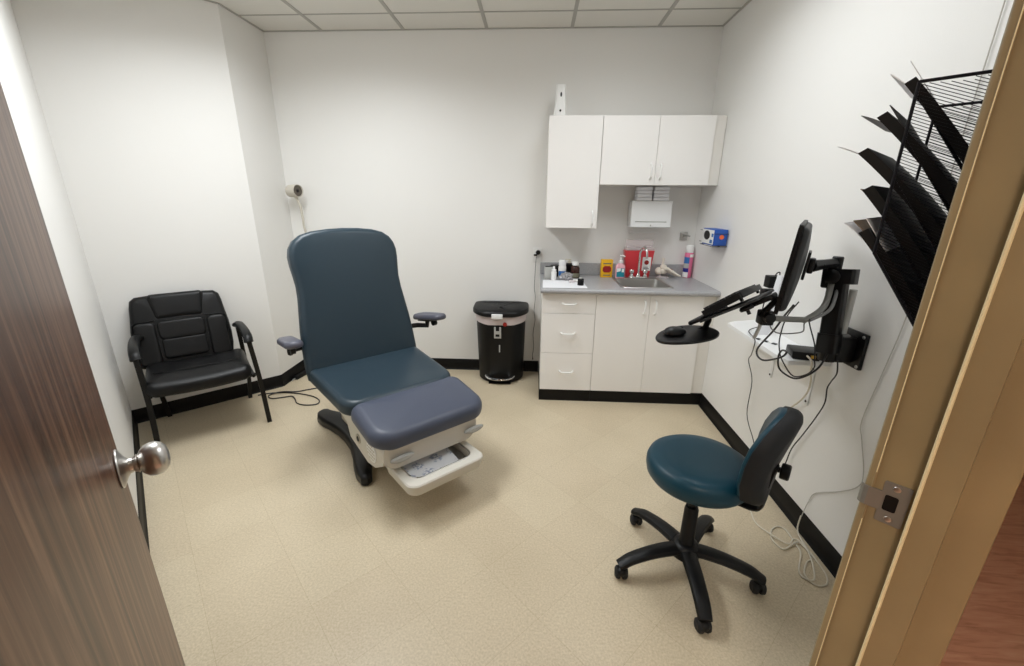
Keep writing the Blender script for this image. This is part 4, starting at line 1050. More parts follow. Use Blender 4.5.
# backrest
ab = math.radians(37)
nb = Vector((math.cos(ab), -math.sin(ab), 0))          # from the seat out to the back
tb_ = Vector((math.sin(ab), math.cos(ab), 0))           # across the back
lean = math.radians(5)
upb = (Vector((0, 0, 1)) * math.cos(lean) + nb * math.sin(lean))
fr = (-nb * math.cos(lean) + Vector((0, 0, 1)) * math.sin(lean))
MS = basis(nb * 0.214 + Vector((0, 0, 0.490)), -tb_, upb, fr)
def curl(bm_, k=1.7):
    inv = MS.inverted()
    for v in bm_.verts:
        q = inv @ v.co; q.z += k * q.x * q.x - 0.35 * (q.y - 0.12) ** 2; v.co = MS @ q
bm = BM()
ol = [(x * 0.90, y * 1.19) for x, y in mirror_outline([(0.10, 0.0), (0.145, 0.02), (0.165, 0.07), (0.168, 0.13), (0.16, 0.18), (0.135, 0.225), (0.095, 0.258), (0.045, 0.275), (0.0, 0.278)])]
cushion(bm, [(x * 0.97, y * 0.98 + 0.003) for x, y in ol], 0.025, 0.018, 0.012, MS @ T(0, 0, 0.040), 0.004, 5); curl(bm); br = link('backrest', bm, M['teal'], t)
bm = BM()
ol2 = [(x * 1.02, y * 1.02 - 0.003) for x, y in ol]
cushion(bm, ol2, 0.055, 0.006, 0.0, MS @ T(0, 0, 0.020), 0.034, 6); curl(bm); link('back_shell', bm, M['shell'], t)
bm = BM(); cc = nb
pts = [Vector((0, 0, 0.422)) + nb * 0.05, Vector((0, 0, 0.418)) + nb * 0.16, Vector((0, 0, 0.42)) + nb * 0.205, Vector((0, 0, 0.440)) + nb * 0.226, Vector((0, 0, 0.52)) + nb * 0.234, Vector((0, 0, 0.61)) + nb * 0.244]
tube(bm, catmull(pts, 5), 0.024, 8, flat=(0.35, 1.1)); link('back_bracket', bm, M['black_satin'], t)
bm = BM(); MKn = basis(nb * 0.240 + Vector((0, 0, 0.600)), tb_, Vector((0, 0, 1)), nb)
lathe(bm, [(0.010, 0), (0.010, 0.016), (0.026, 0.018), (0.028, 0.022), (0.028, 0.042), (0.024, 0.046), (0, 0.046)], 14, MKn); link('adjustment_knob', bm, M['black_plastic'], t)

# ------------------------------------------------------------------ gooseneck exam lamp on the back wall
t = thing('exam_lamp', 'beige gooseneck exam lamp on the back wall behind the exam chair', 'lamp', (-3.06, 0, 1.0))
bm = BM(); box(bm, (-0.05, -0.04, -0.06), (0.05, -0.001, 0.06), 0.008); link('wall_mount', bm, M['lamp_beige'], t)
bm = BM(); pts = [(0, -0.04, 0.0), (0.0, -0.10, 0.02), (-0.05, -0.12, 0.10), (-0.095, -0.12, 0.23), (-0.10, -0.12, 0.33), (-0.108, -0.12, 0.42), (-0.128, -0.12, 0.475), (-0.138, -0.12, 0.50)]
pc = catmull(pts, 6); tube(bm, pc, [0.009] * (len(pc) - 10) + [0.009 + 0.0012 * k for k in range(10)], 10); link('gooseneck', bm, M['lamp_beige'], t)
hd = Vector((0.96, -0.36, 0.02)).normalized(); hx = hd.cross(Vector((0, 0, 1))).normalized(); hy = hx.cross(hd)
MH = basis(Vector((-0.140, -0.12, 0.532)), hx, -hy, hd)
bm = BM(); lathe(bm, [(0.0, -0.055), (0.038, -0.053), (0.046, -0.045), (0.048, 0.02), (0.048, 0.045), (0.046, 0.048), (0.043, 0.046), (0.041, 0.02), (0, 0.02)], 28, MH); hdl = link('lamp_head', bm, M['lamp_beige'], t)
bm = BM(); lathe(bm, [(0.0405, 0.038), (0.032, 0.030), (0.02, 0.026), (0, 0.025)], 24, MH); link('reflector', bm, M['lamp_lens'], hdl)
bm = BM(); lathe(bm, [(0.012, 0.03), (0.012, 0.04), (0, 0.042)], 16, MH); link('bulb', bm, M['black_plastic'], hdl)

# ------------------------------------------------------------------ shelf, monitor arm, monitor, keyboard
t = thing('wall_shelf', 'small white wall shelf with angled corners under the monitor', 'shelf', (0, -1.45, 0.825))
bm = BM(); prism(bm, [(-0.001, -0.33), (-0.001, 0.34), (-0.13, 0.30), (-0.185, 0.26), (-0.19, -0.28), (-0.175, -0.325)], -0.02, 0.0, 0.003); link('board', bm, M['white_metal'], t)
for y in (0.075, -0.24):
    bm = BM(); box(bm, (-0.006, y - 0.014, -0.245), (-0.001, y + 0.014, -0.021), 0.002); box(bm, (-0.16, y - 0.014, -0.026), (-0.006, y + 0.014, -0.0205), 0.001)
    b_ = link('bracket', bm, M['white_metal'], t)
    for z in (-0.23, -0.07):
        bm = BM(); lathe(bm, [(0.006, 0), (0.0055, 0.002), (0, 0.003)], 12, T(-0.0061, y, z) @ R(-PI / 2, 'Y')); link('screw', bm, M['dark_grey'], b_)

PA = Vector((-0.125, -1.895, 0))     # the black column
t = thing('monitor_mount', 'black articulated wall arm with column, keyboard tray and oval mouse tray', 'monitor mount', (0, -1.878, 0.925))
o = Vector((0, -1.878, 0.925))
def W2(p): return Vector(p) - o
bm = BM(); box(bm, (-0.016, -0.068, -0.072), (-0.001, 0.068, 0.072), 0.004)
plate = link('wall_plate', bm, M['black_satin'], t)
for (y, z) in ((-0.056, -0.06), (0.056, -0.06), (-0.056, 0.06), (0.056, 0.06)):
    bm = BM(); lathe(bm, [(0.007, 0), (0.006, 0.003), (0, 0.004)], 10, T(-0.016, y, z) @ R(-PI / 2, 'Y')); link('screw', bm, M['steel'], plate)
bm = BM(); box(bm, (-0.085, -0.036, -0.055), (-0.016, 0.036, 0.05), 0.01); lathe(bm, [(0.030, -0.055), (0.032, -0.05), (0.032, 0.022), (0.028, 0.027)], 20, T(-0.095, 0.0, 0)); link('pivot', bm, M['black_satin'], t)
bm = BM(); lathe(bm, [(0.013, 0.045), (0.013, 0.235)], 16, T(-0.058, 0.0, 0)); link('post', bm, M['lt_grey'], t)
bm = BM(); lathe(bm, [(0.024, 0.036), (0.027, 0.038), (0.027, 0.044), (0.016, 0.05)], 18, T(-0.058, 0.0, 0.010)); link('collar', bm, M['mid_grey'], t)
# leaning spring-arm column from the pivot up to the head
bm = BM()
base = Vector((-0.122, -0.030, 0.020)); top = Vector((-0.118, 0.006, 0.282))
ax = (top - base).normalized(); sx = Vector((0.62, -0.78, 0)); sx = (sx - ax * sx.dot(ax)).normalized(); sy = ax.cross(sx)
MCc = basis(base, sx, sy, ax); L_ = (top - base).length
prism(bm, rrect(-0.031, -0.027, 0.031, 0.027, 0.010, 3), 0.0, L_, 0.004, MCc)
prism(bm, rrect(-0.036, -0.032, 0.036, 0.032, 0.012, 3), -0.03, 0.045, 0.006, MCc)
link('spring_arm', bm, M['black_satin'], t)
bm = BM(); prism(bm, rrect(-0.035, -0.036, 0.056, 0.030, 0.014, 4), L_ - 0.026, L_ + 0.030, 0.010, MCc); box(bm, (-0.052, -0.026, L_ - 0.045), (-0.02, 0.018, L_ + 0.035), 0.008, MCc)
lathe(bm, [(0.026, 0), (0.026, 0.008), (0.018, 0.012), (0, 0.012)], 20, MCc @ T(-0.01, -0.042, L_) @ R(PI / 2, 'X')); link('elbow', bm, M['black_satin'], t)
# --- monitor pose
mb = math.radians(32)
md = Vector((math.sin(mb), math.cos(mb), 0))            # along the screen, away from the camera
mn = Vector((-math.cos(mb), math.sin(mb), 0))           # screen normal (horizontal)
tl = math.radians(4.5)
mup = Vector((0, 0, 1)) * math.cos(tl) - mn * math.sin(tl); mfr = mn * math.cos(tl) + Vector((0, 0, 1)) * math.sin(tl)
near = Vector((-0.452, -2.10, 1.260))
mc = near + md * 0.25
MM = basis(mc, -md, mup, mfr)        # x toward the camera side, y up, z = screen front
vesa = mc - mfr * 0.0505
el = o + top + ax * 0.03
# head link
bm = BM()
q0 = W2(vesa) - Vector((0, 0, 0.0)); q2 = Vector((-0.122, 0.030, 0.332))
bq = W2(vesa) - mfr * 0.02
pts = [bq, bq.lerp(q2, 0.5) + Vector((0, 0, 0.001)), q2]
tube(bm, pts, [0.024, 0.019, 0.020], 6, flat=(1.0, 0.7)); lathe(bm, [(0.019, -0.050), (0.019, 0.020), (0.016, 0.024), (0, 0.024)], 16, T(*q2))
for k in (0.2, 0.45): ellipsoid(bm, bq.lerp(q2, k) + Vector((-0.012, -0.018, 0)), (0.006, 0.006, 0.006), None, 10, 6)
link('tilt_link', bm, M['black_satin'], t)
bm = BM(); mxv = basis(W2(vesa), -md, mup, mfr); box(bm, (-0.05, -0.05, -0.006), (0.05, 0.05, 0.004), 0.003, mxv); box(bm, (-0.022, -0.028, -0.026), (0.022, 0.028, -0.006), 0.006, mxv); link('vesa_plate', bm, M['black_satin'], t)
# keyboard arm tube
bm = BM()
j0 = W2((-0.150, -1.885, 1.165)); j1 = W2((-0.190, -1.93, 1.10)); j2 = W2((-0.288, -2.0, 1.070)); j3 = W2((-0.40, -2.01, 1.074)); j4 = W2((-0.440, -2.012, 1.082))
for dz in (0, -0.0):
    tube(bm, catmull([j0 + Vector((0, 0, 0.02)), j0, j1, j2, j2 + Vector((-0.02, -0.005, 0)), j3, j4], 6), 0.0105, 10)
link('keyboard_arm_tube', bm, M['lt_grey'], t)
bm = BM(); tube(bm, catmull([j0 + Vector((0.025, -0.01, 0.03)), j0 + Vector((0.02, -0.01, 0)), j1 + Vector((0.02, -0.01, -0.005)), j2 + Vector((0.006, -0.012, 0.0))], 6), 0.006, 8); link('keyboard_arm_rod', bm, M['mid_grey'], t)
bm = BM(); box(bm, j4 - Vector((0.022, 0.024, 0.03)), j4 + Vector((0.022, 0.024, 0.022)), 0.006); lathe(bm, [(0.018, 0), (0.018, 0.02), (0.012, 0.024), (0, 0.024)], 16, T(*(j4 + Vector((-0.004, -0.024, 0.002)))) @ R(PI / 2, 'X')); link('clamp', bm, M['black_plastic'], t)
bm = BM(); tube(bm, catmull([j4 + Vector((-0.01, 0, 0.0)), j4 + Vector((-0.015, -0.002, -0.04)), j4 + Vector((-0.028, -0.004, -0.085))], 4), [0.007] * 4 + [0.0062] * 4 + [0.005], 8); link('clamp_lever', bm, M['lt_grey'], t)
# keyboard tray: x along the keys (toward camera side), y toward the monitor, z up from keys
kt = math.radians(33); kb_a = math.radians(42)
kh = Vector((math.cos(kb_a), -math.sin(kb_a), 0))                                                   # horizontal direction toward the monitor
ky = (kh * math.cos(kt) + Vector((0, 0, 1)) * math.sin(kt)).normalized(); kz = (Vector((0, 0, 1)) * math.cos(kt) - kh * math.sin(kt)).normalized()
kx = Vector((-math.sin(kb_a), -math.cos(kb_a), 0))
q_ = math.radians(8)
kx, ky = kx * math.cos(q_) + ky * math.sin(q_), ky * math.cos(q_) - kx * math.sin(q_)
KF = W2((-0.728, -2.05, 1.050))                            # near front corner
MKb = basis(KF - kx * 0.205 + ky * 0.16, kx, ky, kz)
bm = BM(); prism(bm, rrect(-0.205, -0.12, 0.205, 0.078, 0.02, 4), -0.008, 0.0, 0.003, MKb); tray = link('keyboard_tray', bm, M['dark_grey'], t)
bm = BM(); cushion(bm, rrect(-0.205, -0.16, 0.205, -0.100, 0.025, 5), 0.016, 0.007, 0.003, MKb @ T(0, 0, 0.012)); link('palm_rest', bm, M['black_plastic'], tray)
bm = BM(); box(bm, (-0.06, 0.01, -0.028), (0.06, 0.10, -0.0085), 0.005, MKb); tube(bm, [MKb @ Vector((0, 0.08, -0.02)), MKb @ Vector((0.02, 0.11, -0.03)), j4 + Vector((-0.02, 0.0, 0.0))], 0.011, 8); link('tray_mount', bm, M['black_plastic'], tray)
bm = BM(); lathe(bm, [(0.006, -0.032), (0.006, -0.018), (0.022, -0.016), (0.024, -0.008), (0.018, 0.0), (0, 0.0)], 12, MKb @ T(0.16, 0.03, -0.010) ); link('tray_knob', bm, M['black_plastic'], tray)
# mouse tray
ZM = 1.012
bm = BM()
for k in range(1): pass
ang = math.atan2(0.6, 0.8)
ME_ = T(-0.715 - o.x, -2.020 - o.y, ZM - o.z) @ R(ang, 'Z')
cushion(bm, [(0.152 * math.cos(a), 0.082 * math.sin(a) * (1.0 + 0.18 * math.cos(a))) for a in [2 * PI * k / 44 for k in range(44)]], 0.012, 0.004, 0.0, ME_, 0.006, 3)
mtray = link('mouse_tray', bm, M['black_plastic'], t)
bm = BM(); tube(bm, [W2((-0.66, -1.965, ZM - 0.012)), W2((-0.62, -1.945, ZM + 0.0)), MKb @ Vector((0.15, -0.10, -0.010))], 0.011, 8); link('tray_link', bm, M['black_plastic'], mtray)
# keyboard lies on the tray
kb = thing('keyboard', 'black keyboard lying on the tilted tray of the wall arm', 'keyboard', tuple(o))
bm = BM(); KX = MKb @ T(0, -0.034, 0.0065) @ R(math.radians(5), 'X') @ Matrix.Diagonal((0.9, 0.74, 1.35, 1))
prism(bm, rrect(-0.222, -0.085, 0.222, 0.105, 0.010, 4), 0.004, 0.020, 0.003, KX); link('case', bm, M['black_plastic'], kb)
bm = BM()
for r_ in range(6):
    for c_ in range(20):
        x = -0.212 + c_ * 0.0212; y = -0.070 + r_ * 0.0265
        if r_ == 0 and 4 <= c_ <= 9:
            continue
        box(bm, (x, y, 0.0195), (x + 0.0185, y + 0.0225, 0.0255), 0.0, KX)
box(bm, (-0.127, -0.070, 0.0195), (-0.002, -0.0475, 0.0255), 0, KX)
kz_ = link('keys', bm, M['dark_grey'], kb); kz_['kind'] = 'stuff'
bm = BM()
for x in (-0.18, 0.18): box(bm, (x - 0.012, 0.078, -0.003), (x + 0.012, 0.09, 0.005), 0.002, KX)
link('feet', bm, M['black_plastic'], kb)
# mouse
ms = thing('computer_mouse', 'black computer mouse on the oval mouse tray', 'mouse', (-0.762, -2.036, ZM + 0.0012), math.radians(32))
bm = BM(); s = bmesh.new(); bmesh.ops.create_uvsphere(s, u_segments=24, v_segments=14, radius=1)
for v in s.verts:
    z = max(v.co.z, -0.25); tz = 0.021 if z > 0 else 0.007
    v.co = Vector((v.co.x * 0.050, v.co.y * 0.029 * (1 - 0.12 * v.co.x), 0.003 + (z + 0.25) * tz * (1.0 - 0.25 * v.co.x)))
add_into(bm, s); link('shell', bm, M['black_plastic'], ms)
bm = BM(); lathe(bm, [(0, -0.0025), (0.007, -0.0025), (0.007, 0.0025), (0, 0.0025)], 14, T(0.030, 0, 0.0185) @ R(PI / 2, 'X')); link('scroll_wheel', bm, M['rubber'], ms)
# monitor
mo = thing('monitor', 'thin black flat monitor seen from its edge, on the wall arm', 'monitor', tuple(mc))
mo.location = (0, 0, 0)
bm = BM()
MMo = MM
prism(bm, rrect(-0.25, -0.150, 0.25, 0.150, 0.006, 3), -0.013, 0.0, 0.002, MMo); link('bezel', bm, M['black_plastic'], mo)
bm = BM(); prism(bm, rrect(-0.238, -0.134, 0.238, 0.139, 0.002, 2), 0.0003, 0.001, 0, MMo); link('screen', bm, M['screen'], mo)
bm = BM(); cushion(bm, rrect(-0.243, -0.143, 0.243, 0.143, 0.03, 5), 0.020, 0.018, 0.012, MMo @ T(0, 0, -0.0135) @ R(PI, 'Y') @ T(0, 0, 0.020), 0.001, 6); link('back_cover', bm, M['dark_grey'], mo)
for obj_ in (mo,):
    pass
# re-base the monitor's empty at the monitor itself
def rebase(root, mx):
    inv_ = mx.inverted()
    root.location = mx.to_translation(); root.rotation_euler = mx.to_euler()
    for ch in [c for c in bpy.data.objects if c.parent == root]: ch.data.transform(inv_)
rebase(mo, MM)
for ch in [c for c in bpy.data.objects if c.parent == kb]: ch.data.transform(T(*o))
rebase(kb, T(*o) @ MKb)
# power adapters on the wall
for (z, lab) in ((1.082, 'upper black power adapter plugged into the right wall behind the keyboard'), (1.010, 'lower black power adapter plugged into the right wall behind the keyboard')):
    a_ = thing('power_adapter', lab, 'power adapter', (-0.006, -1.29, z), 0, 'power adapters on the right wall')
    bm = BM(); dx = 0.012 if z < 1.05 else 0
    box(bm, (-0.064 - dx, -0.028, -0.031 + dx * 0.4), (-0.001, 0.028, 0.031), 0.005); link('body', bm, M['black_plastic'], a_)
    bm = BM(); tube(bm, catmull([(-0.03, -0.005, 0.030), (-0.022, -0.006, 0.046), (-0.008, -0.004, 0.048), (-0.004, 0.0, 0.02)], 4) if z > 1.05 else catmull([(-0.06, -0.01, -0.025), (-0.064, -0.012, -0.07), (-0.06, -0.012, -0.12), (-0.05, -0.01, -0.185 + 0.003)], 4), 0.003, 6); link('cord', bm, M['cable_black'], a_)
bm = BM(); box(bm, (-0.005, -0.06, -0.075), (-0.001, 0.06, 0.075), 0.002)
op = link('wall_outlet', bm, M['white_plastic']); op.location = (0, -1.29, 1.045); tag(op, 'white wall outlet plate behind the two black power adapters', 'outlet')
# leaning sheet of paper
bm = BM(); n_ = 8; g = []
for i in range(n_ + 1):
    a = i / n_
    z = 0.8262 + 0.30 * a
    x0 = -0.155 + 0.10 * a ** 0.6; x1 = -0.075 + 0.055 * a ** 0.5
    yy = -1.40 + 0.05 * a
    g.append([bm.verts.new((x0, yy + 0.0, z)), bm.verts.new(((x0 + x1) / 2, yy - 0.012, z)), bm.verts.new((x1, yy - 0.006, z))])
for i in range(n_):
    for j in range(2): bm.faces.new((g[i][j], g[i][j + 1], g[i + 1][j + 1], g[i + 1][j]))
tag(link('paper_sheet', bm, M['paper']), 'white paper sheet standing on the shelf, curled against the wall beside the black adapters', 'paper')
# black box on the shelf
bx = thing('mini_computer', 'flat black box with a white network cable, on the near end of the shelf', 'computer', (-0.085, -1.72, 0.8252), math.radians(-16))
bm = BM(); box(bm, (-0.056, -0.052, 0.006), (0.056, 0.052, 0.036), 0.004); link('case', bm, M['black_plastic'], bx)
bm = BM(); box(bm, (-0.05, -0.046, 0.0), (0.05, 0.046, 0.006), 0.001); link('foot', bm, M['rubber'], bx)
bm = BM(); box(bm, (0.012, -0.062, 0.014), (0.03, -0.0515, 0.027), 0.001); link('network_socket', bm, M['brass'], bx)
bm = BM()
sv = thing('sticker_strip', 'small black and white printed strip lying on the shelf', 'sticker', (-0.14, -1.52, 0.8258), math.radians(-60))
for i, c in enumerate(('black_plastic', 'white_plastic', 'black_plastic', 'white_plastic', 'dark_grey')):
    b2 = BM(); box(b2, (-0.05 + i * 0.02, -0.008, 0), (-0.03 + i * 0.02 - 0.0005, 0.008, 0.004)); link('segment', b2, M[c], sv)
bm.free()

# ------------------------------------------------------------------ cables
def cable(name, label, pts, r, m, n=6):
    bm = BM(); tube(bm, catmull(pts, n), r, 8); return tag(link(name, bm, M[m]), label, 'cable')
cable('shelf_cable', 'thin black cord hanging over the front of the white shelf down to the baseboard', [(-0.07, -1.302, 0.84), (-0.15, -1.36, 0.832), (-0.198, -1.52, 0.838), (-0.200, -1.529, 0.80), (-0.12, -1.37, 0.70), (-0.045, -1.215, 0.61), (-0.03, -1.263, 0.502), (-0.03, -1.277, 0.303), (-0.03, -1.393, 0.197), (-0.03, -1.443, 0.12), (-0.02, -1.47, 0.105)], 0.0024, 'cable_black')
B0 = [(-0.315, -1.955, 1.112), (-0.305, -1.90, 1.060), (-0.30, -1.839, 0.98), (-0.30, -1.744, 0.861), (-0.30, -1.797, 0.833), (-0.295, -1.905, 0.884), (-0.285, -1.925, 0.914), (-0.26, -1.852, 0.897), (-0.25, -1.822, 0.855), (-0.23, -1.815, 0.80), (-0.21, -1.876, 0.787), (-0.19, -1.918, 0.812), (-0.16, -1.94, 0.86), (-0.13, -1.925, 0.915)]
cable('monitor_cable', 'thick black cable looping below the monitor back to the wall arm', B0, 0.0038, 'cable_black')
cable('video_cable', 'thin black cable hanging straight down from the monitor in front of the shelf', [(-0.265, -1.90, 1.112), (-0.25, -1.82, 1.03), (-0.25, -1.804, 0.94), (-0.25, -1.821, 0.884), (-0.25, -1.86, 0.849), (-0.225, -1.90, 0.806), (-0.20, -1.94, 0.83), (-0.205, -1.98, 0.875), (-0.21, -1.98, 0.906), (-0.21, -1.961, 0.96), (-0.21, -1.911, 1.02), (-0.215, -1.90, 1.055), (-0.23, -1.955, 1.074)], 0.0025, 'cable_black')
cable('arm_cable', 'black cord wandering down the right wall from the arm to behind the stool', [(-0.10, -1.945, 0.895), (-0.09, -1.945, 0.84), (-0.04, -1.86, 0.77), (-0.02, -1.82, 0.72), (-0.02, -1.827, 0.654), (-0.02, -1.797, 0.567), (-0.02, -1.741, 0.442), (-0.02, -1.695, 0.346), (-0.02, -1.677, 0.255), (-0.02, -1.67, 0.19)], 0.0028, 'cable_black')
cable('network_cable', 'white network cable running from the flat black box down the right wall', [(-0.103, -1.775, 0.848), (-0.112, -1.80, 0.85), (-0.115, -1.83, 0.84), (-0.09, -1.80, 0.78), (-0.04, -1.74, 0.725), (-0.03, -1.724, 0.662), (-0.03, -1.693, 0.601), (-0.025, -1.624, 0.523), (-0.02, -1.556, 0.443), (-0.02, -1.52, 0.36)], 0.004, 'cable_white')
cable('keyboard_cable', 'thin grey cord drooping under the silver keyboard arm tube', [(-0.37, -1.965, 1.065), (-0.33, -1.86, 1.005), (-0.31, -1.86, 0.98), (-0.30, -1.889, 0.981), (-0.29, -1.945, 0.999), (-0.28, -1.985, 1.02), (-0.275, -1.975, 1.045), (-0.272, -1.98, 1.062)], 0.0024, 'mid_grey')
pts = [(-0.006, -2.083, 2.648), (-0.006, -2.082, 2.013), (-0.006, -2.08, 1.842), (-0.006, -2.076, 1.4), (-0.006, -2.073, 1.113), (-0.006, -2.047, 0.899), (-0.006, -2.017, 0.678), (-0.006, -2.041, 0.606), (-0.006, -2.088, 0.499), (-0.006, -2.088, 0.432), (-0.006, -2.011, 0.345), (-0.006, -1.892, 0.244), (-0.007, -1.865, 0.179), (-0.018, -1.86, 0.09)]
cable('wall_cable', 'thin grey cable running from the ceiling down the right wall beside the mesh rack', pts, 0.0019, 'cable_thin', 5)
pts = [(-0.019, -1.858, 0.09), (-0.03, -1.875, 0.02), (-0.035, -1.949, 0.0045), (-0.037, -2.027, 0.0045), (-0.042, -2.1, 0.0045), (-0.07, -2.15, 0.0045), (-0.116, -2.157, 0.0045), (-0.131, -2.108, 0.0045), (-0.087, -2.045, 0.0045), (-0.05, -2.018, 0.0045), (-0.045, -1.97, 0.0075), (-0.059, -1.935, 0.011), (-0.1, -1.955, 0.0105), (-0.149, -1.975, 0.0045), (-0.165, -1.916, 0.0045), (-0.137, -1.861, 0.0045), (-0.096, -1.836, 0.0045), (-0.069, -1.857, 0.0045), (-0.075, -1.93, 0.0065), (-0.08, -1.99, 0.0045), (-0.142, -2.086, 0.0045), (-0.146, -2.121, 0.0045), (-0.118, -2.14, 0.0105), (-0.09, -2.1, 0.0115), (-0.06, -2.03, 0.0105), (-0.04, -1.95, 0.009), (-0.07, -1.92, 0.013), (-0.11, -1.95, 0.011), (-0.15, -1.91, 0.0115), (-0.187, -1.826, 0.0045), (-0.175, -1.74, 0.0045), (-0.15, -1.66, 0.0045), (-0.11, -1.58, 0.0045)]
cable('coiled_cable', 'cream cable coiled loosely on the floor below the right wall', pts, 0.0034, 'cable_white', 5)
pts = [(-3.42, -0.66, 0.005), (-3.36, -0.625, 0.005), (-3.264, -0.60, 0.005), (-3.139, -0.605, 0.005), (-2.994, -0.644, 0.005), (-2.906, -0.706, 0.005), (-2.889, -0.771, 0.005), (-2.97, -0.793, 0.005), (-3.046, -0.766, 0.005), (-3.10, -0.70, 0.006), (-3.144, -0.665, 0.009), (-3.2, -0.68, 0.0055), (-3.277, -0.707, 0.005), (-3.33, -0.668, 0.005), (-3.305, -0.622, 0.009), (-3.24, -0.605, 0.016), (-3.15, -0.575, 0.006), (-3.08, -0.53, 0.005), (-3.0, -0.495, 0.005), (-2.85, -0.52, 0.005), (-2.70, -0.60, 0.005), (-2.60, -0.68, 0.005)]
cable('exam_chair_cable', 'black power cord looped on the floor between guest chair and exam chair', pts, 0.0045, 'cable_black')
# plug box on the floor by the column's baseboard
pb = thing('power_brick', 'small black power brick on the floor against the baseboard behind the exam chair', 'power adapter', (-3.285, -0.27, 0.0), math.radians(80))
bm = BM(); box(bm, (-0.075, -0.022, 0.0), (0.075, 0.022, 0.03), 0.005); link('body', bm, M['black_plastic'], pb)
bm = BM(); tube(bm, catmull([(-0.075, 0, 0.014), (-0.10, 0.0, 0.010), (-0.115, -0.005, 0.006)], 4), 0.004, 6); link('plug_tip', bm, M['lt_grey'], pb)

# ------------------------------------------------------------------ file rack on the doorway wall
NF, NW = -1.461, -1.5605
U0, U1 = -2.425, -2.155
fr_ = thing('file_rack', 'black wire mesh file rack with slanted pockets on the wall beside the doorway', 'file rack', un((U0 + U1) / 2, NW, 1.245), A45)
uo, no, zo = (U0 + U1) / 2, NW, 1.245
def Q(u, n, z): return Vector((u - uo, n - no, z - zo))
corner = [(NF, 1.66), (NW, 1.66), (NW, 1.245), (NF, 1.393)]
slope = (1.393 - 1.245) / (NF - NW)
for u in (U0, U1):
    bm = BM()
    for a, b in zip(corner, corner[1:] + corner[:1]): tube(bm, [Q(u, *a), Q(u, *b)], 0.0026, 8)
    sp = link('side_frame', bm, M['wire'], fr_)
    bm = BM(); z = 1.262
    while z < 1.70:      # wires sloping down towards the wall
        P_ = []
        for q in range(9):
            n_ = NW + (NF - NW) * q / 8; zz = z - 0.045 * (1 - q / 8)
            if zz < 1.658 and zz > 1.245 + (n_ - NW) * slope + 0.001: P_.append(Q(u, n_, zz))
        if len(P_) > 1: tube(bm, [P_[0], P_[-1]], 0.0007, 4)
        z += 0.0046
    link('mesh', bm, M['wire'], sp)
bm = BM()
for z in (1.245, 1.66): tube(bm, [Q(U0, NW, z), Q(U1, NW, z)], 0.0026, 8)
bf = link('back_frame', bm, M['wire'], fr_)
bm = BM(); z = 1.25
while z < 1.657: box(bm, Q(U0, NW - 0.0004, z - 0.0005), Q(U1, NW + 0.0004, z + 0.0005)); z += 0.0085
link('mesh', bm, M['wire'], bf)
sd = Vector((0, NF - NW, 1.393 - 1.245)); SL = sd.length; sd.normalize()
ZP = [1.245 + 0.0622 * k for k in range(5)]
for k, z0 in enumerate(ZP):
    mx = basis(Q(U0, NW, z0), (1, 0, 0), sd, Vector((1, 0, 0)).cross(sd))
    bm = BM(); w_ = U1 - U0
    tube(bm, [mx @ Vector((0, SL, 0)), mx @ Vector((w_, SL, 0))], 0.0024, 8)
    pk = link('pocket', bm, M['wire'], fr_)
    bm = BM(); x = 0.004
    while x < w_: box(bm, (x - 0.0006, 0, -0.0005), (x + 0.0006, SL, 0.0005), 0, mx); x += 0.0075
    y = 0.004
    while y < SL: box(bm, (0, y - 0.0006, -0.0005), (w_, y + 0.0006, 0.0005), 0, mx); y += 0.0075
    link('mesh', bm, M['wire'], pk)
# folders standing in the pockets
sdw = Vector(((-sd.y) / S2, sd.y / S2, sd.z)); uw = Vector((1 / S2, 1 / S2, 0)); nw_ = uw.cross(sdw)
def sheet(bm, u0, u1, l0, l1, off, curl_, thick, skew=0.0):
    """bent sheet: along the pocket slope from l0 to l1, between u0 and u1; off = height over the pocket"""
    nu, nl = 5, 9; rows = []
    for sgn in (0, 1):
        rr = []
        for i in range(nu + 1):
            r0 = []
            for j in range(nl + 1):
                a = i / nu; b = j / nl; L_ = l0 + (l1 - l0) * b + skew * (a - 0.5)
                p = org + uw * (u0 + (u1 - u0) * a) + sdw * L_ + nw_ * (off + curl_ * (b ** 2) + sgn * thick)
                r0.append(bm.verts.new(p))
            rr.append(r0)
        rows.append(rr)
    for sgn in (0, 1):
        for i in range(nu):
            for j in range(nl):
                f = (rows[sgn][i][j], rows[sgn][i + 1][j], rows[sgn][i + 1][j + 1], rows[sgn][i][j + 1]); bm.faces.new(f)
    def strip(a, b):
        for k in range(len(a) - 1): bm.faces.new((a[k], a[k + 1], b[k + 1], b[k]))
    strip(rows[0][0], rows[1][0]); strip(rows[0][-1], rows[1][-1])
    strip([r[0] for r in rows[0]], [r[0] for r in rows[1]]); strip([r[-1] for r in rows[0]], [r[-1] for r in rows[1]])
WW = U1 - U0
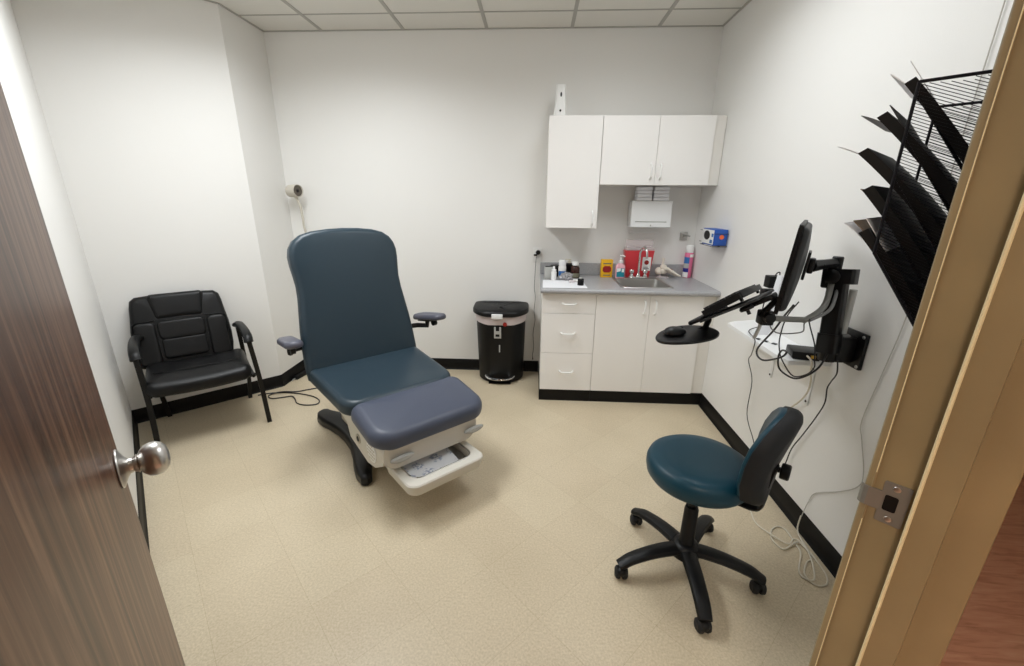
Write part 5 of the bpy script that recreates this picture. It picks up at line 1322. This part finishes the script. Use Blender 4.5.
specs = [   # label, length, curl, colour, papers [(len, off, curl, colour, name)]
    ('bottom folder of the mesh file rack, with brown and white sheets sticking out', 0.222, -0.012, 'folder', [(0.250, 0.001, -0.024, 'paper', 'sheet'), (0.246, 0.007, -0.016, 'paperkraft', 'sheet'), (0.240, 0.016, -0.008, 'paper', 'sheet')]),
    ('second folder from the bottom of the mesh file rack, black with a pale edge', 0.236, -0.014, 'folder', [(0.240, 0.002, -0.016, 'paperkraft', 'sheet')]),
    ('middle folder of the mesh file rack, black with a long pale sheet sticking out', 0.246, -0.030, 'folder', [(0.276, 0.004, -0.052, 'paper', 'sheet'), (0.244, 0.012, -0.030, 'folder_grey', 'inner_cover')]),
    ('second folder from the top of the mesh file rack, charcoal with a split top', 0.232, -0.022, 'folder', [(0.250, 0.004, -0.040, 'folder_grey', 'inner_cover'), (0.240, 0.014, -0.014, 'folder_grey', 'inner_cover')]),
    ('topmost folder of the mesh file rack, black with two grey sheets parted at the top', 0.205, -0.010, 'folder', [(0.232, 0.004, -0.020, 'paper', 'sheet'), (0.232, 0.016, -0.006, 'paper', 'sheet')]),
]
for k, (lab, L1, cu, m_, paps) in enumerate(specs):
    org = Vector(un(U0, NW, ZP[k]))
    fo = thing('file_folder', lab, 'folder', tuple(org), A45, 'folders in the wire mesh rack')
    inv = (T(*org) @ R(A45, 'Z')).inverted()
    bm = BM(); sheet(bm, 0.006, WW - 0.006, 0.008, L1, 0.005, cu, 0.015, 0.0)
    bmesh.ops.transform(bm, matrix=inv, verts=bm.verts[:]); link('cover', bm, M[m_], fo)
    for (l_, of, cu2, mm, nm) in paps:
        bm = BM(); sheet(bm, 0.010, WW - 0.020, L1 - 0.05, l_, of + 0.003 + cu * ((L1 - 0.05) / L1) ** 2, cu2 - cu * ((L1 - 0.05) / L1) ** 2, 0.0012, 0.0); bmesh.ops.transform(bm, matrix=inv, verts=bm.verts[:]); link(nm, bm, M[mm], fo)

# ------------------------------------------------------------------ camera and view
f_px, yaw, pitch, roll = 420.2117, -0.05296, -0.306475, 0.00831
C_ = Vector((-1.2805, -3.5341, 1.4769))
F_ = Vector((math.sin(yaw) * math.cos(pitch), math.cos(yaw) * math.cos(pitch), math.sin(pitch)))
R_ = Vector((math.cos(yaw), -math.sin(yaw), 0)); U_ = R_.cross(F_)
R2 = R_ * math.cos(roll) + U_ * math.sin(roll); U2 = U_ * math.cos(roll) - R_ * math.sin(roll)
cd = bpy.data.cameras.new('camera'); cam = bpy.data.objects.new('camera', cd); col.objects.link(cam)
cam.matrix_world = basis(C_, R2, U2, -F_)
cd.sensor_fit = 'HORIZONTAL'; cd.sensor_width = 36; cd.lens = 36 * f_px / 1024; cd.clip_start = 0.01
bpy.context.scene.camera = cam
w = bpy.data.worlds.new('world'); bpy.context.scene.world = w; w.use_nodes = True
w.node_tree.nodes['Background'].inputs[0].default_value = (0.9, 0.95, 1, 1); w.node_tree.nodes['Background'].inputs[1].default_value = 0.05
sc = bpy.context.scene
sc.view_settings.view_transform = 'Standard'; sc.view_settings.look = 'None'; sc.view_settings.gamma = 1; sc.view_settings.use_curve_mapping = False
sc.view_settings.exposure = 0.16
sc.cycles.max_bounces = 10; sc.cycles.diffuse_bounces = 6
